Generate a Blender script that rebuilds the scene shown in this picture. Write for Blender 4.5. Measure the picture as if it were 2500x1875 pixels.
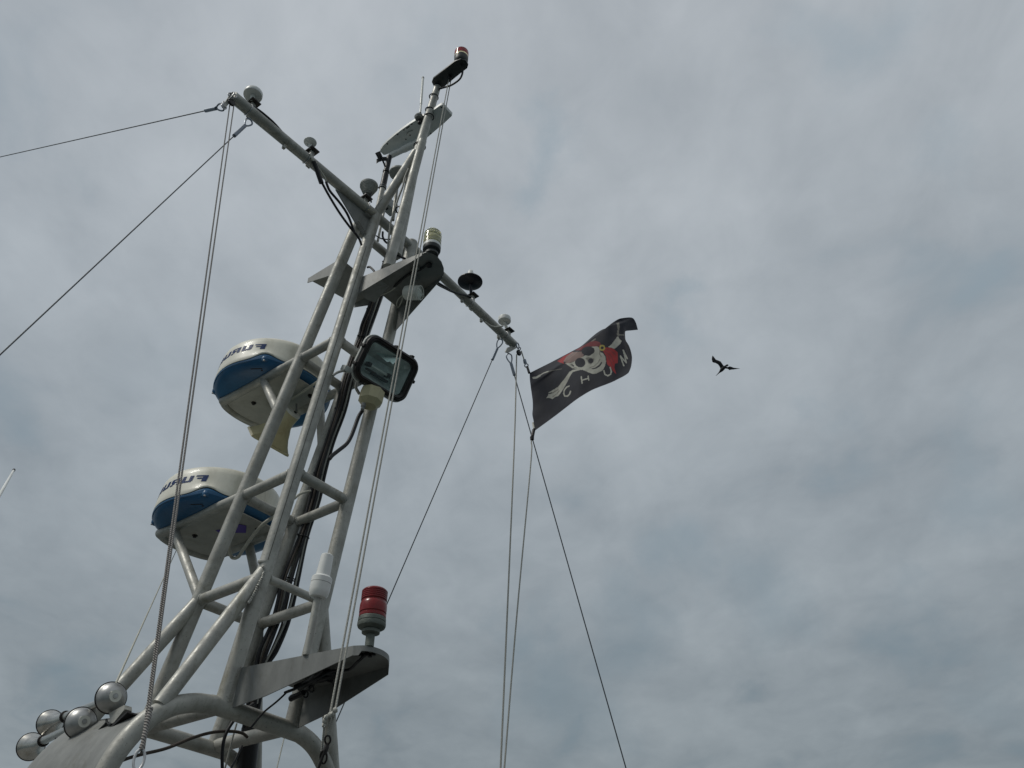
import bpy, bmesh, math, random
from mathutils import Vector as V, Matrix
from mathutils.geometry import tessellate_polygon
random.seed(7)
for o in list(bpy.data.objects): bpy.data.objects.remove(o, do_unlink=True)
sc = bpy.context.scene
C = sc.collection

# ------------------------------------------------------------------ camera
FPX, PITCH, ROLL, AZ = 2122.4, 0.648424, 0.004128, -0.926415   # solved from the mast's own lattice
EYE = V((0, 0, 4.2))                                            # photographer on deck, above the water
cp, sp, cr, sr = math.cos(PITCH), math.sin(PITCH), math.cos(ROLL), math.sin(ROLL)
RIGHT0, UP0, FWD = V((1, 0, 0)), V((0, -sp, cp)), V((0, cp, sp))
RIGHT, UPV = cr*RIGHT0 + sr*UP0, -sr*RIGHT0 + cr*UP0
cam = bpy.data.cameras.new('camera'); co = bpy.data.objects.new('camera', cam); C.objects.link(co)
cam.sensor_width = 36; cam.lens = 36*FPX/2500; cam.clip_start = 0.05; cam.clip_end = 20000
m = Matrix.Identity(4)
for i in range(3): m[i][0], m[i][1], m[i][2], m[i][3] = RIGHT[i], UPV[i], -FWD[i], EYE[i]
co.matrix_world = m
sc.camera = co

# ------------------------------------------------------------------ world: high overcast
SUN_AZ, SUN_EL = math.radians(-112), math.radians(52)     # from the left, a little behind the camera
GAPS = [(0.044, 0.606, 0.794, 0.055, 0.6), (0.027, 0.634, 0.773, 0.05, 0.5), (0.341, 0.491, 0.802, 0.085, 0.5), (0.424, 0.558, 0.713, 0.06, 0.35), (0.186, 0.718, 0.671, 0.04, 0.45), (0.171, 0.748, 0.642, 0.06, 0.4), (0.187, 0.88, 0.436, 0.08, 0.55), (0.27, 0.88, 0.39, 0.09, 0.5), (0.14, 0.924, 0.356, 0.08, 0.5), (0.059, 0.953, 0.299, 0.11, 0.65), (0.012, 0.932, 0.363, 0.06, 0.6), (0.399, 0.857, 0.327, 0.07, 0.55), (0.474, 0.763, 0.44, 0.08, 0.45), (0.46, 0.741, 0.489, 0.06, 0.4), (0.356, 0.778, 0.518, 0.05, 0.35), (0.468, 0.841, 0.269, 0.08, 0.4), (-0.436, 0.848, 0.302, 0.05, 0.5), (0.488, 0.617, 0.617, 0.07, 0.3), (-0.111, 0.52, 0.847, 0.07, 0.2), (-0.372, 0.731, 0.572, 0.09, 0.15)]
w = bpy.data.worlds.new('World'); sc.world = w; w.use_nodes = True
nt = w.node_tree; nd, lk = nt.nodes, nt.links; nd.clear()
def node(t, **k):
    n = nd.new(t)
    for a, b in k.items(): setattr(n, a, b)
    return n
out = node('ShaderNodeOutputWorld'); bg = node('ShaderNodeBackground'); lk.new(bg.outputs[0], out.inputs[0])
sky = node('ShaderNodeTexSky', sky_type='NISHITA', sun_disc=False, sun_elevation=SUN_EL, sun_rotation=SUN_AZ)
tc = node('ShaderNodeTexCoord'); sep = node('ShaderNodeSeparateXYZ'); lk.new(tc.outputs['Generated'], sep.inputs[0])
def mth(op, a, b=None, c=None, clamp=False):
    n = node('ShaderNodeMath', operation=op, use_clamp=clamp)
    for i, x in enumerate((a, b, c)):
        if x is None: continue
        if isinstance(x, (int, float)): n.inputs[i].default_value = x
        else: lk.new(x, n.inputs[i])
    return n.outputs[0]
zz = mth('ADD', mth('MAXIMUM', sep.outputs[2], 0.0), 0.16)
comb = node('ShaderNodeCombineXYZ')
lk.new(mth('DIVIDE', sep.outputs[0], zz), comb.inputs[0]); lk.new(mth('DIVIDE', sep.outputs[1], zz), comb.inputs[1])
def noise(scale, detail, rough, dist, off, stretch=(1, 1, 1), rot=0.0):
    mp = node('ShaderNodeMapping'); lk.new(comb.outputs[0], mp.inputs[0])
    mp.inputs['Location'].default_value = off; mp.inputs['Scale'].default_value = stretch; mp.inputs['Rotation'].default_value = (0, 0, rot)
    n = node('ShaderNodeTexNoise'); n.inputs['Scale'].default_value = scale; n.inputs['Detail'].default_value = detail
    n.inputs['Roughness'].default_value = rough; n.inputs['Distortion'].default_value = dist
    lk.new(mp.outputs[0], n.inputs['Vector']); return n.outputs['Fac']
def ss(x, a, b):
    n = node('ShaderNodeMapRange', interpolation_type='SMOOTHSTEP'); lk.new(x, n.inputs[0])
    n.inputs[1].default_value = a; n.inputs[2].default_value = b; return n.outputs[0]
n1 = noise(1.3, 3, .5, .3, (3.1, 1.7, 0), (1, .75, 1), .6)
n2 = noise(4.2, 6, .5, .4, (8.3, 2.2, 1), (1, .7, 1), .5)
n3 = noise(13, 7, .58, .4, (1.3, 6.2, 2), (1, .75, 1), .4)
thick = mth('ADD', mth('ADD', mth('MULTIPLY', n1, .30), mth('MULTIPLY', n2, .50)), mth('MULTIPLY', n3, .20))
# the cloud sheet: brighter overhead, greyer towards the horizon
rampn = node('ShaderNodeValToRGB'); rp = rampn.color_ramp
rp.elements[0].position = .12; rp.elements[0].color = (.222, .253, .264, 1)
rp.elements[1].position = .92; rp.elements[1].color = (.440, .472, .500, 1)
for pz, cz in ((.30, (.256, .290, .307)), (.45, (.314, .352, .376)), (.62, (.372, .410, .438))):
    e = rp.elements.new(pz); e.color = (*cz, 1)
lk.new(sep.outputs[2], rampn.inputs[0])
dens = node('ShaderNodeMapRange'); lk.new(thick, dens.inputs[0])
dens.inputs[1].default_value = .36; dens.inputs[2].default_value = .64; dens.inputs[3].default_value = .80; dens.inputs[4].default_value = 1.15
dcol = node('ShaderNodeCombineColor')
lk.new(mth('POWER', dens.outputs[0], 1.07), dcol.inputs[0]); lk.new(dens.outputs[0], dcol.inputs[1]); lk.new(mth('POWER', dens.outputs[0], .95), dcol.inputs[2])
veil0 = node('ShaderNodeMix', data_type='RGBA', blend_type='MULTIPLY'); veil0.inputs[0].default_value = 1
lk.new(rampn.outputs[0], veil0.inputs[6]); lk.new(dcol.outputs[0], veil0.inputs[7])
# thin places in the sheet where bluer sky shows
wob = node('ShaderNodeTexNoise'); wob.inputs['Scale'].default_value = 9; wob.inputs['Detail'].default_value = 5; wob.inputs['Roughness'].default_value = .6
lk.new(tc.outputs['Generated'], wob.inputs['Vector'])
wsub = node('ShaderNodeVectorMath', operation='SUBTRACT'); lk.new(wob.outputs['Color'], wsub.inputs[0]); wsub.inputs[1].default_value = (.5, .5, .5)
wsc = node('ShaderNodeVectorMath', operation='SCALE'); lk.new(wsub.outputs[0], wsc.inputs[0]); wsc.inputs['Scale'].default_value = .20
wadd = node('ShaderNodeVectorMath', operation='ADD'); lk.new(tc.outputs['Generated'], wadd.inputs[0]); lk.new(wsc.outputs[0], wadd.inputs[1])
gap = None
for gx, gy, gz, rad, amt in GAPS:
    dn_ = node('ShaderNodeVectorMath', operation='DISTANCE'); lk.new(wadd.outputs[0], dn_.inputs[0]); dn_.inputs[1].default_value = V((gx, gy, gz)).normalized()
    g_ = node('ShaderNodeMapRange', interpolation_type='SMOOTHSTEP'); lk.new(dn_.outputs['Value'], g_.inputs[0])
    g_.inputs[1].default_value = 0; g_.inputs[2].default_value = rad; g_.inputs[3].default_value = amt; g_.inputs[4].default_value = 0
    gap = g_.outputs[0] if gap is None else mth('MAXIMUM', gap, g_.outputs[0])
gap2 = mth('ADD', gap, mth('MULTIPLY', ss(n2, .42, .26), .5), None, True)
veil = node('ShaderNodeMix', data_type='RGBA'); lk.new(gap2, veil.inputs[0])
lk.new(veil0.outputs[2], veil.inputs[6])
thin = node('ShaderNodeMix', data_type='RGBA', blend_type='MULTIPLY'); thin.inputs[0].default_value = 1; lk.new(rampn.outputs[0], thin.inputs[6]); thin.inputs[7].default_value = (.70, .795, .845, 1)
lk.new(thin.outputs[2], veil.inputs[7])
skd = node('ShaderNodeMix', data_type='RGBA', blend_type='MULTIPLY'); skd.inputs[0].default_value = 1
lk.new(sky.outputs[0], skd.inputs[6]); skd.inputs[7].default_value = (.08, .08, .08, 1)
mx = node('ShaderNodeMix', data_type='RGBA'); mx.inputs[0].default_value = .9
lk.new(skd.outputs[2], mx.inputs[6]); lk.new(veil.outputs[2], mx.inputs[7])
lk.new(mx.outputs[2], bg.inputs[0]); bg.inputs[1].default_value = 1.08

# ------------------------------------------------------------------ sun behind cloud
sl = bpy.data.lights.new('sun', 'SUN'); so = bpy.data.objects.new('sun', sl); C.objects.link(so)
sl.energy = 1.5; sl.angle = math.radians(14); sl.color = (1, .97, .9)
sd = V((math.sin(SUN_AZ)*math.cos(SUN_EL), math.cos(SUN_AZ)*math.cos(SUN_EL), math.sin(SUN_EL)))
so.rotation_euler = sd.to_track_quat('Z', 'Y').to_euler(); so.location = (0, 0, 30)
vs = sc.view_settings; vs.view_transform = 'Standard'; vs.look = 'None'; vs.exposure = 0; vs.gamma = 1; vs.use_curve_mapping = False

# ------------------------------------------------------------------ survey helpers (all lengths in metres, z above the eye)
up = V((0, 0, 1))
fw = V((math.sin(AZ), math.cos(AZ), 0)); ab = V((math.cos(AZ), -math.sin(AZ), 0)); aft = -fw    # bow / starboard / stern
S = .66
def leg(n, z):                                   # the four legs of the lattice, straight and tapering together
    t = z/S - 2.3
    p = V((-1.539645+.119303*t, 5.019866-.012490*t, 0))
    if n in 'LF': p += (.635976-.122844*t)*fw
    if n in 'RF': p += (.502105-.017525*t)*ab
    p *= S; p.z = z; return p
Z0, Z1, Z2, Z3, Z4 = 1.0, 1.518, 2.0109, 2.7711, 3.6581
def sight(u, v):
    X, Y = (u-1250)/FPX, (937.5-v)/FPX
    X, Y = cr*X - sr*Y, sr*X + cr*Y
    return V((X, cp - sp*Y, sp + cp*Y))
def at_z(u, v, z): r = sight(u, v); return r*(z/r.z)
def at_pl(u, v, p, n): r = sight(u, v); return r*(p.dot(n)/r.dot(n))
def at_d(u, v, d): return sight(u, v)*d
def dep(p): return p.dot(FWD)
nA = ab.cross(leg('N', Z4)-leg('N', Z1)).normalized()      # aft face of the lattice
def on_aft(u, v, off=0): return at_pl(u, v, leg('N', Z1)+aft*off, nA)
def on_arm(u, v, off=0): return at_pl(u, v, leg('N', Z4)+aft*off, fw)
MID4 = (leg('N', Z4)+leg('R', Z4))/2 - ab*.06
def on_mid(u, v, off=0): return at_pl(u, v, MID4+ab*off, ab)
def zw(o):                                       # a close-up view of the survey picture: x, y of its corner, scale
    return lambda x, y: (o[0]+x*o[2], o[1]+y*o[2])

# ------------------------------------------------------------------ materials
def mat(name, col, rough=.5, metal=0, var=.0, vscale=8, stain=None, samt=0, sscale=5, bump=0, bscale=60, trans=0, coat=0, emit=None, sub=0, ior=1.45, stretch=None):
    mt = bpy.data.materials.new(name); mt.use_nodes = True
    t = mt.node_tree; b = t.nodes['Principled BSDF']; L = t.links
    b.inputs['Base Color'].default_value = (*col, 1); b.inputs['Roughness'].default_value = rough; b.inputs['Metallic'].default_value = metal
    b.inputs['Transmission Weight'].default_value = trans; b.inputs['Coat Weight'].default_value = coat; b.inputs['IOR'].default_value = ior
    if sub: b.inputs['Subsurface Weight'].default_value = sub; b.inputs['Subsurface Radius'].default_value = (.02, .004, .004)
    tcn = t.nodes.new('ShaderNodeTexCoord'); vec = tcn.outputs['Object']
    if stretch:
        mp = t.nodes.new('ShaderNodeMapping'); mp.inputs['Scale'].default_value = stretch; L.new(vec, mp.inputs[0]); vec = mp.outputs[0]
    cur = None
    if var:
        n = t.nodes.new('ShaderNodeTexNoise'); n.inputs['Scale'].default_value = vscale; n.inputs['Detail'].default_value = 6; n.inputs['Roughness'].default_value = .65
        L.new(vec, n.inputs['Vector'])
        mr = t.nodes.new('ShaderNodeMapRange'); mr.inputs[1].default_value = .3; mr.inputs[2].default_value = .7; mr.inputs[3].default_value = 1-var; mr.inputs[4].default_value = 1+var
        L.new(n.outputs['Fac'], mr.inputs[0])
        mm = t.nodes.new('ShaderNodeMix'); mm.data_type = 'RGBA'; mm.blend_type = 'MULTIPLY'; mm.inputs[0].default_value = 1
        mm.inputs[6].default_value = (*col, 1)
        cc = t.nodes.new('ShaderNodeCombineColor')
        for i in range(3): L.new(mr.outputs[0], cc.inputs[i])
        L.new(cc.outputs[0], mm.inputs[7]); cur = mm.outputs[2]
        rr = t.nodes.new('ShaderNodeMapRange'); rr.inputs[3].default_value = max(.03, rough-.12); rr.inputs[4].default_value = min(1, rough+.12)
        L.new(n.outputs['Fac'], rr.inputs[0]); L.new(rr.outputs[0], b.inputs['Roughness'])
    if stain:
        n = t.nodes.new('ShaderNodeTexNoise'); n.inputs['Scale'].default_value = sscale; n.inputs['Detail'].default_value = 8; n.inputs['Roughness'].default_value = .7; n.inputs['Distortion'].default_value = .6
        L.new(vec, n.inputs['Vector'])
        mr = t.nodes.new('ShaderNodeMapRange'); mr.interpolation_type = 'SMOOTHSTEP'; mr.inputs[1].default_value = .5; mr.inputs[2].default_value = .72; mr.inputs[4].default_value = samt
        L.new(n.outputs['Fac'], mr.inputs[0])
        mm = t.nodes.new('ShaderNodeMix'); mm.data_type = 'RGBA'; L.new(mr.outputs[0], mm.inputs[0])
        if cur: L.new(cur, mm.inputs[6])
        else: mm.inputs[6].default_value = (*col, 1)
        mm.inputs[7].default_value = (*stain, 1); cur = mm.outputs[2]
    if cur: L.new(cur, b.inputs['Base Color'])
    if bump:
        n = t.nodes.new('ShaderNodeTexNoise'); n.inputs['Scale'].default_value = bscale; n.inputs['Detail'].default_value = 4; L.new(vec, n.inputs['Vector'])
        bp = t.nodes.new('ShaderNodeBump'); bp.inputs['Strength'].default_value = bump; bp.inputs['Distance'].default_value = .004
        L.new(n.outputs['Fac'], bp.inputs['Height']); L.new(bp.outputs[0], b.inputs['Normal'])
    return mt
M = {}
def alumat():
    mt = bpy.data.materials.new('weathered_aluminium'); mt.use_nodes = True; t = mt.node_tree; b = t.nodes['Principled BSDF']; L = t.links
    tcn = t.nodes.new('ShaderNodeTexCoord'); vec = tcn.outputs['Object']
    def nz(scale, det, rough, dist=0, st=None):
        v = vec
        if st:
            mp = t.nodes.new('ShaderNodeMapping'); mp.inputs['Scale'].default_value = st; L.new(vec, mp.inputs[0]); v = mp.outputs[0]
        n = t.nodes.new('ShaderNodeTexNoise'); n.inputs['Scale'].default_value = scale; n.inputs['Detail'].default_value = det; n.inputs['Roughness'].default_value = rough; n.inputs['Distortion'].default_value = dist
        L.new(v, n.inputs['Vector']); return n.outputs['Fac']
    def rng(x, a, b_, c, d):
        r = t.nodes.new('ShaderNodeMapRange'); r.interpolation_type = 'SMOOTHSTEP'; L.new(x, r.inputs[0])
        for i, q in enumerate((a, b_, c, d)): r.inputs[1+i].default_value = q
        return r.outputs[0]
    def mix(f, a, c):
        m_ = t.nodes.new('ShaderNodeMix'); m_.data_type = 'RGBA'; L.new(f, m_.inputs[0])
        if isinstance(a, tuple): m_.inputs[6].default_value = (*a, 1)
        else: L.new(a, m_.inputs[6])
        m_.inputs[7].default_value = (*c, 1); return m_.outputs[2]
    c = mix(rng(nz(9, 6, .65, .4), .32, .68, 0, 1), (.475, .468, .425), (.335, .33, .30))
    c = mix(rng(nz(34, 4, .6), .52, .72, 0, .55), c, (.27, .265, .22))
    c = mix(rng(nz(5, 8, .75, 1.2, (1, 1, .35)), .52, .70, 0, .75), c, (.235, .22, .16))      # greenish grime running down the tubes
    c = mix(rng(nz(150, 3, .6), .63, .70, 0, .8), c, (.12, .11, .09))                          # pits
    c = mix(rng(nz(24, 5, .7, .8), .68, .76, 0, .7), c, (.55, .54, .50))                       # salt and chalky patches
    L.new(c, b.inputs['Base Color']); b.inputs['Metallic'].default_value = .2
    L.new(rng(nz(20, 5, .6), .3, .7, .38, .64), b.inputs['Roughness'])
    bp = t.nodes.new('ShaderNodeBump'); bp.inputs['Strength'].default_value = .35; bp.inputs['Distance'].default_value = .003
    L.new(nz(70, 6, .6), bp.inputs['Height']); L.new(bp.outputs[0], b.inputs['Normal']); return mt
M['alu'] = alumat()
M['plate'] = mat('grey_plate', (.215, .22, .21), .52, .12, .2, 14, (.12, .113, .09), .85, 7, .2, 60, stretch=(1, 1, .4))
M['tray'] = mat('pale_tray', (.40, .395, .355), .55, .1, .14, 12, (.24, .22, .17), .6, 7, .15, 60)
M['weld'] = mat('weld_bead', (.36, .36, .33), .45, .3, .25, 60, (.16, .12, .08), .6, 40, .6, 120)
M['white'] = mat('white_plastic', (.80, .80, .77), .4, 0, .05, 8, (.55, .53, .44), .35, 9)
M['cover'] = mat('cream_gelcoat', (.76, .735, .63), .42, 0, .07, 9, (.47, .44, .34), .55, 9, coat=.08, stretch=(1, 1, .28))
M['blue'] = mat('blue_gelcoat', (.020, .108, .235), .42, 0, .16, 8, (.06, .17, .29), .45, 6, coat=.1)
M['bluetext'] = mat('blue_print', (.02, .07, .26), .45)
M['cream'] = mat('yellowed_plastic', (.52, .47, .29), .5, 0, .1, 9, (.36, .29, .16), .5, 10)
M['creamdisc'] = mat('white_disc', (.66, .66, .60), .5, 0, .08, 12)
M['black'] = mat('black_plastic', (.012, .012, .014), .45, 0, .2, 20)
M['rubber'] = mat('black_cable', (.014, .014, .017), .5, 0, .25, 12, (.05, .045, .04), .5, 15)
M['browncable'] = mat('brown_cable', (.07, .055, .045), .55, 0, .2, 12)
M['greycable'] = mat('grey_cable', (.33, .33, .30), .5, 0, .15, 14)
M['palecable'] = mat('pale_cable', (.5, .49, .42), .5, 0, .1, 14)
M['red'] = mat('red_lens', (.20, .004, .005), .30, 0, .25, 22, (.11, .003, .004), .7, 16, coat=.15)
M['redtop'] = mat('red_lens_thin', (.62, .02, .03), .2, 0, 0, trans=.35, coat=.2)
M['clear'] = mat('clear_lens', (.86, .85, .66), .12, 0, 0, trans=.75, coat=.3, ior=1.3)
M['lampcore'] = mat('lamp_core', (.68, .66, .46), .4)
M['gold'] = mat('reflector', (.75, .68, .42), .15, .8)
M['corroded'] = mat('corroded_base', (.15, .165, .145), .6, .3, .25, 25, (.07, .08, .06), .9, 18, .5, 70)
M['darkbase'] = mat('dark_lamp_base', (.035, .04, .04), .5, .1, .25, 20, (.09, .09, .06), .6, 14)
M['frame'] = mat('black_lamp_frame', (.02, .017, .016), .42, .1, .25, 16, (.06, .04, .03), .4, 20)
def glassmat():
    mt = bpy.data.materials.new('lamp_glass'); mt.use_nodes = True; t = mt.node_tree; t.nodes.remove(t.nodes['Principled BSDF'])
    tr = t.nodes.new('ShaderNodeBsdfTransparent'); tr.inputs[0].default_value = (.96, .99, .98, 1)
    gl_ = t.nodes.new('ShaderNodeBsdfGlossy'); gl_.inputs['Roughness'].default_value = .04
    mx_ = t.nodes.new('ShaderNodeMixShader'); mx_.inputs[0].default_value = .05; t.links.new(tr.outputs[0], mx_.inputs[1]); t.links.new(gl_.outputs[0], mx_.inputs[2])
    t.links.new(mx_.outputs[0], t.nodes['Material Output'].inputs[0]); return mt
M['glass'] = glassmat()
M['flap'] = mat('pale_reflector', (.66, .76, .73), .30, .85, .10, 10)
M['refl'] = mat('brushed_reflector', (.68, .72, .70), .40, .5, .3, 14, (.24, .24, .21), .45, 16)
M['lampwhite'] = mat('lamp_housing', (.62, .63, .60), .4, .1, .08, 12, (.35, .3, .22), .4, 14)
M['chrome'] = mat('chrome', (.50, .49, .46), .26, .95, .25, 14, (.27, .23, .17), .5, 12)
M['satin'] = mat('satin_steel', (.40, .40, .39), .40, .85, .2, 12, (.22, .2, .17), .5, 14)
M['steel'] = mat('stainless', (.42, .42, .42), .38, .9, .2, 30)
M['wire'] = mat('wire_rope', (.10, .11, .12), .5, .5, .2, 80)
M['sleeve'] = mat('swage_sleeve', (.20, .23, .27), .4, .6, .2, 30)
M['bird'] = mat('black_feathers', (.012, .012, .014), .7, 0, .35, 4, (.035, .028, .028), .6, 3)
M['ribgrey'] = mat('grey_ribbed', (.30, .31, .29), .5, 0, .1, 14)
M['graybox'] = mat('grey_box', (.33, .35, .35), .5, 0, .08, 12)
M['purple'] = mat('purple_sticker', (.10, .06, .32), .5)
M['dish'] = mat('black_dish', (.012, .014, .02), .35, 0, .2, 12)
M['seam'] = mat('dirt_seam', (.10, .095, .08), .8)
M['tube_glow'] = mat('frosted_tube', (.75, .75, .70), .3, 0, .04, 10)

def ropemat(name, a, b, scale, twist=False):
    mt = bpy.data.materials.new(name); mt.use_nodes = True; t = mt.node_tree; L = t.links; p = t.nodes['Principled BSDF']
    uv = t.nodes.new('ShaderNodeUVMap'); uv.uv_map = 'rope'
    s = t.nodes.new('ShaderNodeSeparateXYZ'); L.new(uv.outputs[0], s.inputs[0])
    def mm(op, x, y):
        n = t.nodes.new('ShaderNodeMath'); n.operation = op
        for i, q in enumerate((x, y)):
            if isinstance(q, (int, float)): n.inputs[i].default_value = q
            else: L.new(q, n.inputs[i])
        return n.outputs[0]
    ring = mm('MULTIPLY', s.outputs[0], 25.1327)      # four strands each way round
    along = mm('MULTIPLY', s.outputs[1], scale)
    k1 = mm('SINE', mm('ADD', ring, along), 0); k2 = mm('SINE', mm('SUBTRACT', ring, along), 0)
    k = mm('MULTIPLY', k1, k2) if not twist else mm('SINE', mm('ADD', mm('MULTIPLY', s.outputs[0], 12.566), along), 0)
    r = t.nodes.new('ShaderNodeMapRange'); r.inputs[1].default_value = -.5; r.inputs[2].default_value = .5; L.new(k, r.inputs[0])
    mx_ = t.nodes.new('ShaderNodeMix'); mx_.data_type = 'RGBA'; L.new(r.outputs[0], mx_.inputs[0])
    mx_.inputs[6].default_value = (*a, 1); mx_.inputs[7].default_value = (*b, 1); L.new(mx_.outputs[2], p.inputs['Base Color'])
    p.inputs['Roughness'].default_value = .85
    bp = t.nodes.new('ShaderNodeBump'); bp.inputs['Strength'].default_value = .7; bp.inputs['Distance'].default_value = .0015
    L.new(k, bp.inputs['Height']); L.new(bp.outputs[0], p.inputs['Normal'])
    return mt
M['rope'] = ropemat('braided_rope', (.21, .19, .18), (.37, .35, .325), 1050, True)
M['line'] = ropemat('pale_braided_line', (.34, .33, .29), (.56, .55, .50), 700)

# ------------------------------------------------------------------ mesh helpers
def basis(d):
    d = d.normalized(); a = up if abs(d.z) < .93 else V((1, 0, 0))
    x = d.cross(a).normalized(); return x, d.cross(x).normalized(), d
def smooth_path(pts, n=8):
    if len(pts) < 3: return list(pts)
    o = []
    P = [pts[0]*2-pts[1]] + list(pts) + [pts[-1]*2-pts[-2]]
    for i in range(1, len(P)-2):
        a, b, c, d = P[i-1], P[i], P[i+1], P[i+2]
        for k in range(n):
            t = k/n; o.append(.5*((2*b)+(c-a)*t+(2*a-5*b+4*c-d)*t*t+(3*b-a-3*c+d)*t**3))
    o.append(pts[-1]); return o
def tube(bm, pts, r, seg=18, cap=True, uv=False):
    n = len(pts); rs = r if isinstance(r, (list, tuple)) else [r]*n
    ts = []
    for i in range(n):
        d = V((0, 0, 0))
        if i: d += (pts[i]-pts[i-1]).normalized()
        if i < n-1: d += (pts[i+1]-pts[i]).normalized()
        ts.append(d.normalized())
    x, y, _ = basis(ts[0]); rings = []; acc = 0; accs = []
    for i in range(n):
        if i:
            acc += (pts[i]-pts[i-1]).length
            x = (x - ts[i]*x.dot(ts[i])).normalized()
        y = ts[i].cross(x); accs.append(acc)
        rings.append([bm.verts.new(pts[i] + (x*math.cos(2*math.pi*k/seg)+y*math.sin(2*math.pi*k/seg))*rs[i]) for k in range(seg)])
    lay = bm.loops.layers.uv.get('rope') or (bm.loops.layers.uv.new('rope') if uv else None)
    for i in range(n-1):
        for k in range(seg):
            f = bm.faces.new((rings[i][k], rings[i][(k+1) % seg], rings[i+1][(k+1) % seg], rings[i+1][k]))
            if lay:
                for lp, q in zip(f.loops, ((k/seg, accs[i]), ((k+1)/seg, accs[i]), ((k+1)/seg, accs[i+1]), (k/seg, accs[i+1]))): lp[lay].uv = q
    if cap:
        bm.faces.new(rings[0][::-1]); bm.faces.new(rings[-1])
def lathe(bm, org, axis, prof, seg=40, ref=None, start=0, stop=2*math.pi):
    x, y, z = basis(axis)
    rings = []
    for r, h in prof:
        if r < 1e-6: rings.append([bm.verts.new(org+z*h)])
        else: rings.append([bm.verts.new(org+z*h+(x*math.cos(2*math.pi*k/seg)+y*math.sin(2*math.pi*k/seg))*r) for k in range(seg)])
    for a, b in zip(rings, rings[1:]):
        for k in range(seg):
            j = (k+1) % seg
            vs_ = [a[k % len(a)], a[j % len(a)], b[j % len(b)], b[k % len(b)]]
            u = []
            for q in vs_:
                if q not in u: u.append(q)
            if len(u) > 2: bm.faces.new(u)
    for ring, rev in ((rings[0], True), (rings[-1], False)):
        if len(ring) > 2: bm.faces.new(ring[::-1] if rev else ring)
def prism(bm, poly, off):                        # any planar polygon given thickness along off
    n = len(poly); a = [bm.verts.new(p) for p in poly]; b = [bm.verts.new(p+off) for p in poly]
    for tri in tessellate_polygon([poly]):
        bm.faces.new([a[i] for i in tri]); bm.faces.new([b[i] for i in reversed(tri)])
    for i in range(n): bm.faces.new((a[i], a[(i+1) % n], b[(i+1) % n], b[i]))
def box(bm, c, x, y, z, bev=0):                  # centre and three half-axes
    vv = [bm.verts.new(c+x*i+y*j+z*k) for k in (-1, 1) for j in (-1, 1) for i in (-1, 1)]
    fs = [bm.faces.new([vv[i] for i in q]) for q in ((0, 2, 3, 1), (4, 5, 7, 6), (0, 1, 5, 4), (2, 6, 7, 3), (0, 4, 6, 2), (1, 3, 7, 5))]
    if bev:
        es = list({e for f in fs for e in f.edges}); bmesh.ops.bevel(bm, geom=es, offset=bev, segments=2, affect='EDGES', profile=.6)
def ringtorus(bm, c, axis, R, r, seg=28, a0=0, a1=2*math.pi, ell=1):
    x, y, z = basis(axis); n = seg
    pts = [c+(x*math.cos(a0+(a1-a0)*k/n)+y*ell*math.sin(a0+(a1-a0)*k/n))*R for k in range(n+1)]
    tube(bm, pts, r, 8)
def wpos(p):
    o = V((0, 0, 0))
    while p is not None: o += p.location; p = p.parent
    return o
def obj(name, bm, mt, parent=None, sharp=38, smooth=True, loc=None, raw=False):
    if not raw: bmesh.ops.translate(bm, verts=bm.verts, vec=EYE)
    base = wpos(parent) if parent else V((0, 0, 0))
    if loc is not None: base = loc + (V((0, 0, 0)) if raw else EYE)
    bmesh.ops.translate(bm, verts=bm.verts, vec=-base)
    bmesh.ops.recalc_face_normals(bm, faces=bm.faces)
    for f in bm.faces: f.smooth = smooth
    lim = math.radians(sharp)
    for e_ in bm.edges:
        if len(e_.link_faces) == 2 and e_.calc_face_angle(0) > lim: e_.smooth = False
    me = bpy.data.meshes.new(name); bm.to_mesh(me); bm.free()
    o = bpy.data.objects.new(name, me); C.objects.link(o); me.materials.append(M[mt] if isinstance(mt, str) else mt)
    if parent: o.parent = parent
    elif loc is not None: o.location = base
    return o
def NB(): return bmesh.new()
def thing(name, label, cat, loc, group=None):
    o = bpy.data.objects.new(name, None); C.objects.link(o); o.location = loc+EYE; o.empty_display_size = .05
    return tag(o, label, cat, group)
def tag(o, label, cat, group=None):
    o['label'] = label; o['category'] = cat
    if group: o['group'] = group
    return o
def pipe(name, *a):                              # name, end, end, radius, material, parent, sides  (or a list of points instead of two ends)
    if not isinstance(a[0], list): a = ([a[0], a[1]],)+a[2:]
    pts, r, mt, parent = a[:4]
    bm = NB(); tube(bm, pts, r, a[4] if len(a) > 4 else 20); return obj(name, bm, mt, parent)
def struct(name, bm, mt, raw=True):
    o = obj(name, bm, mt, None, raw=raw); o['kind'] = 'structure'; return o

# ------------------------------------------------------------------ the setting below the frame
def watermat():
    mt = bpy.data.materials.new('sea_water'); mt.use_nodes = True; t = mt.node_tree; b = t.nodes['Principled BSDF']
    b.inputs['Base Color'].default_value = (.02, .05, .06, 1); b.inputs['Roughness'].default_value = .12; b.inputs['IOR'].default_value = 1.33
    n = t.nodes.new('ShaderNodeTexNoise'); n.inputs['Scale'].default_value = .9; n.inputs['Detail'].default_value = 8
    tcn = t.nodes.new('ShaderNodeTexCoord'); t.links.new(tcn.outputs['Object'], n.inputs['Vector'])
    bp = t.nodes.new('ShaderNodeBump'); bp.inputs['Strength'].default_value = .6; bp.inputs['Distance'].default_value = .3
    t.links.new(n.outputs['Fac'], bp.inputs['Height']); t.links.new(bp.outputs[0], b.inputs['Normal']); return mt
M['water'] = watermat()
bm = NB(); R_ = 9000
bm.faces.new([bm.verts.new(V(p)) for p in ((-R_, -R_, 0), (R_, -R_, 0), (R_, R_, 0), (-R_, R_, 0))]); struct('water', bm, 'water')
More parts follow.
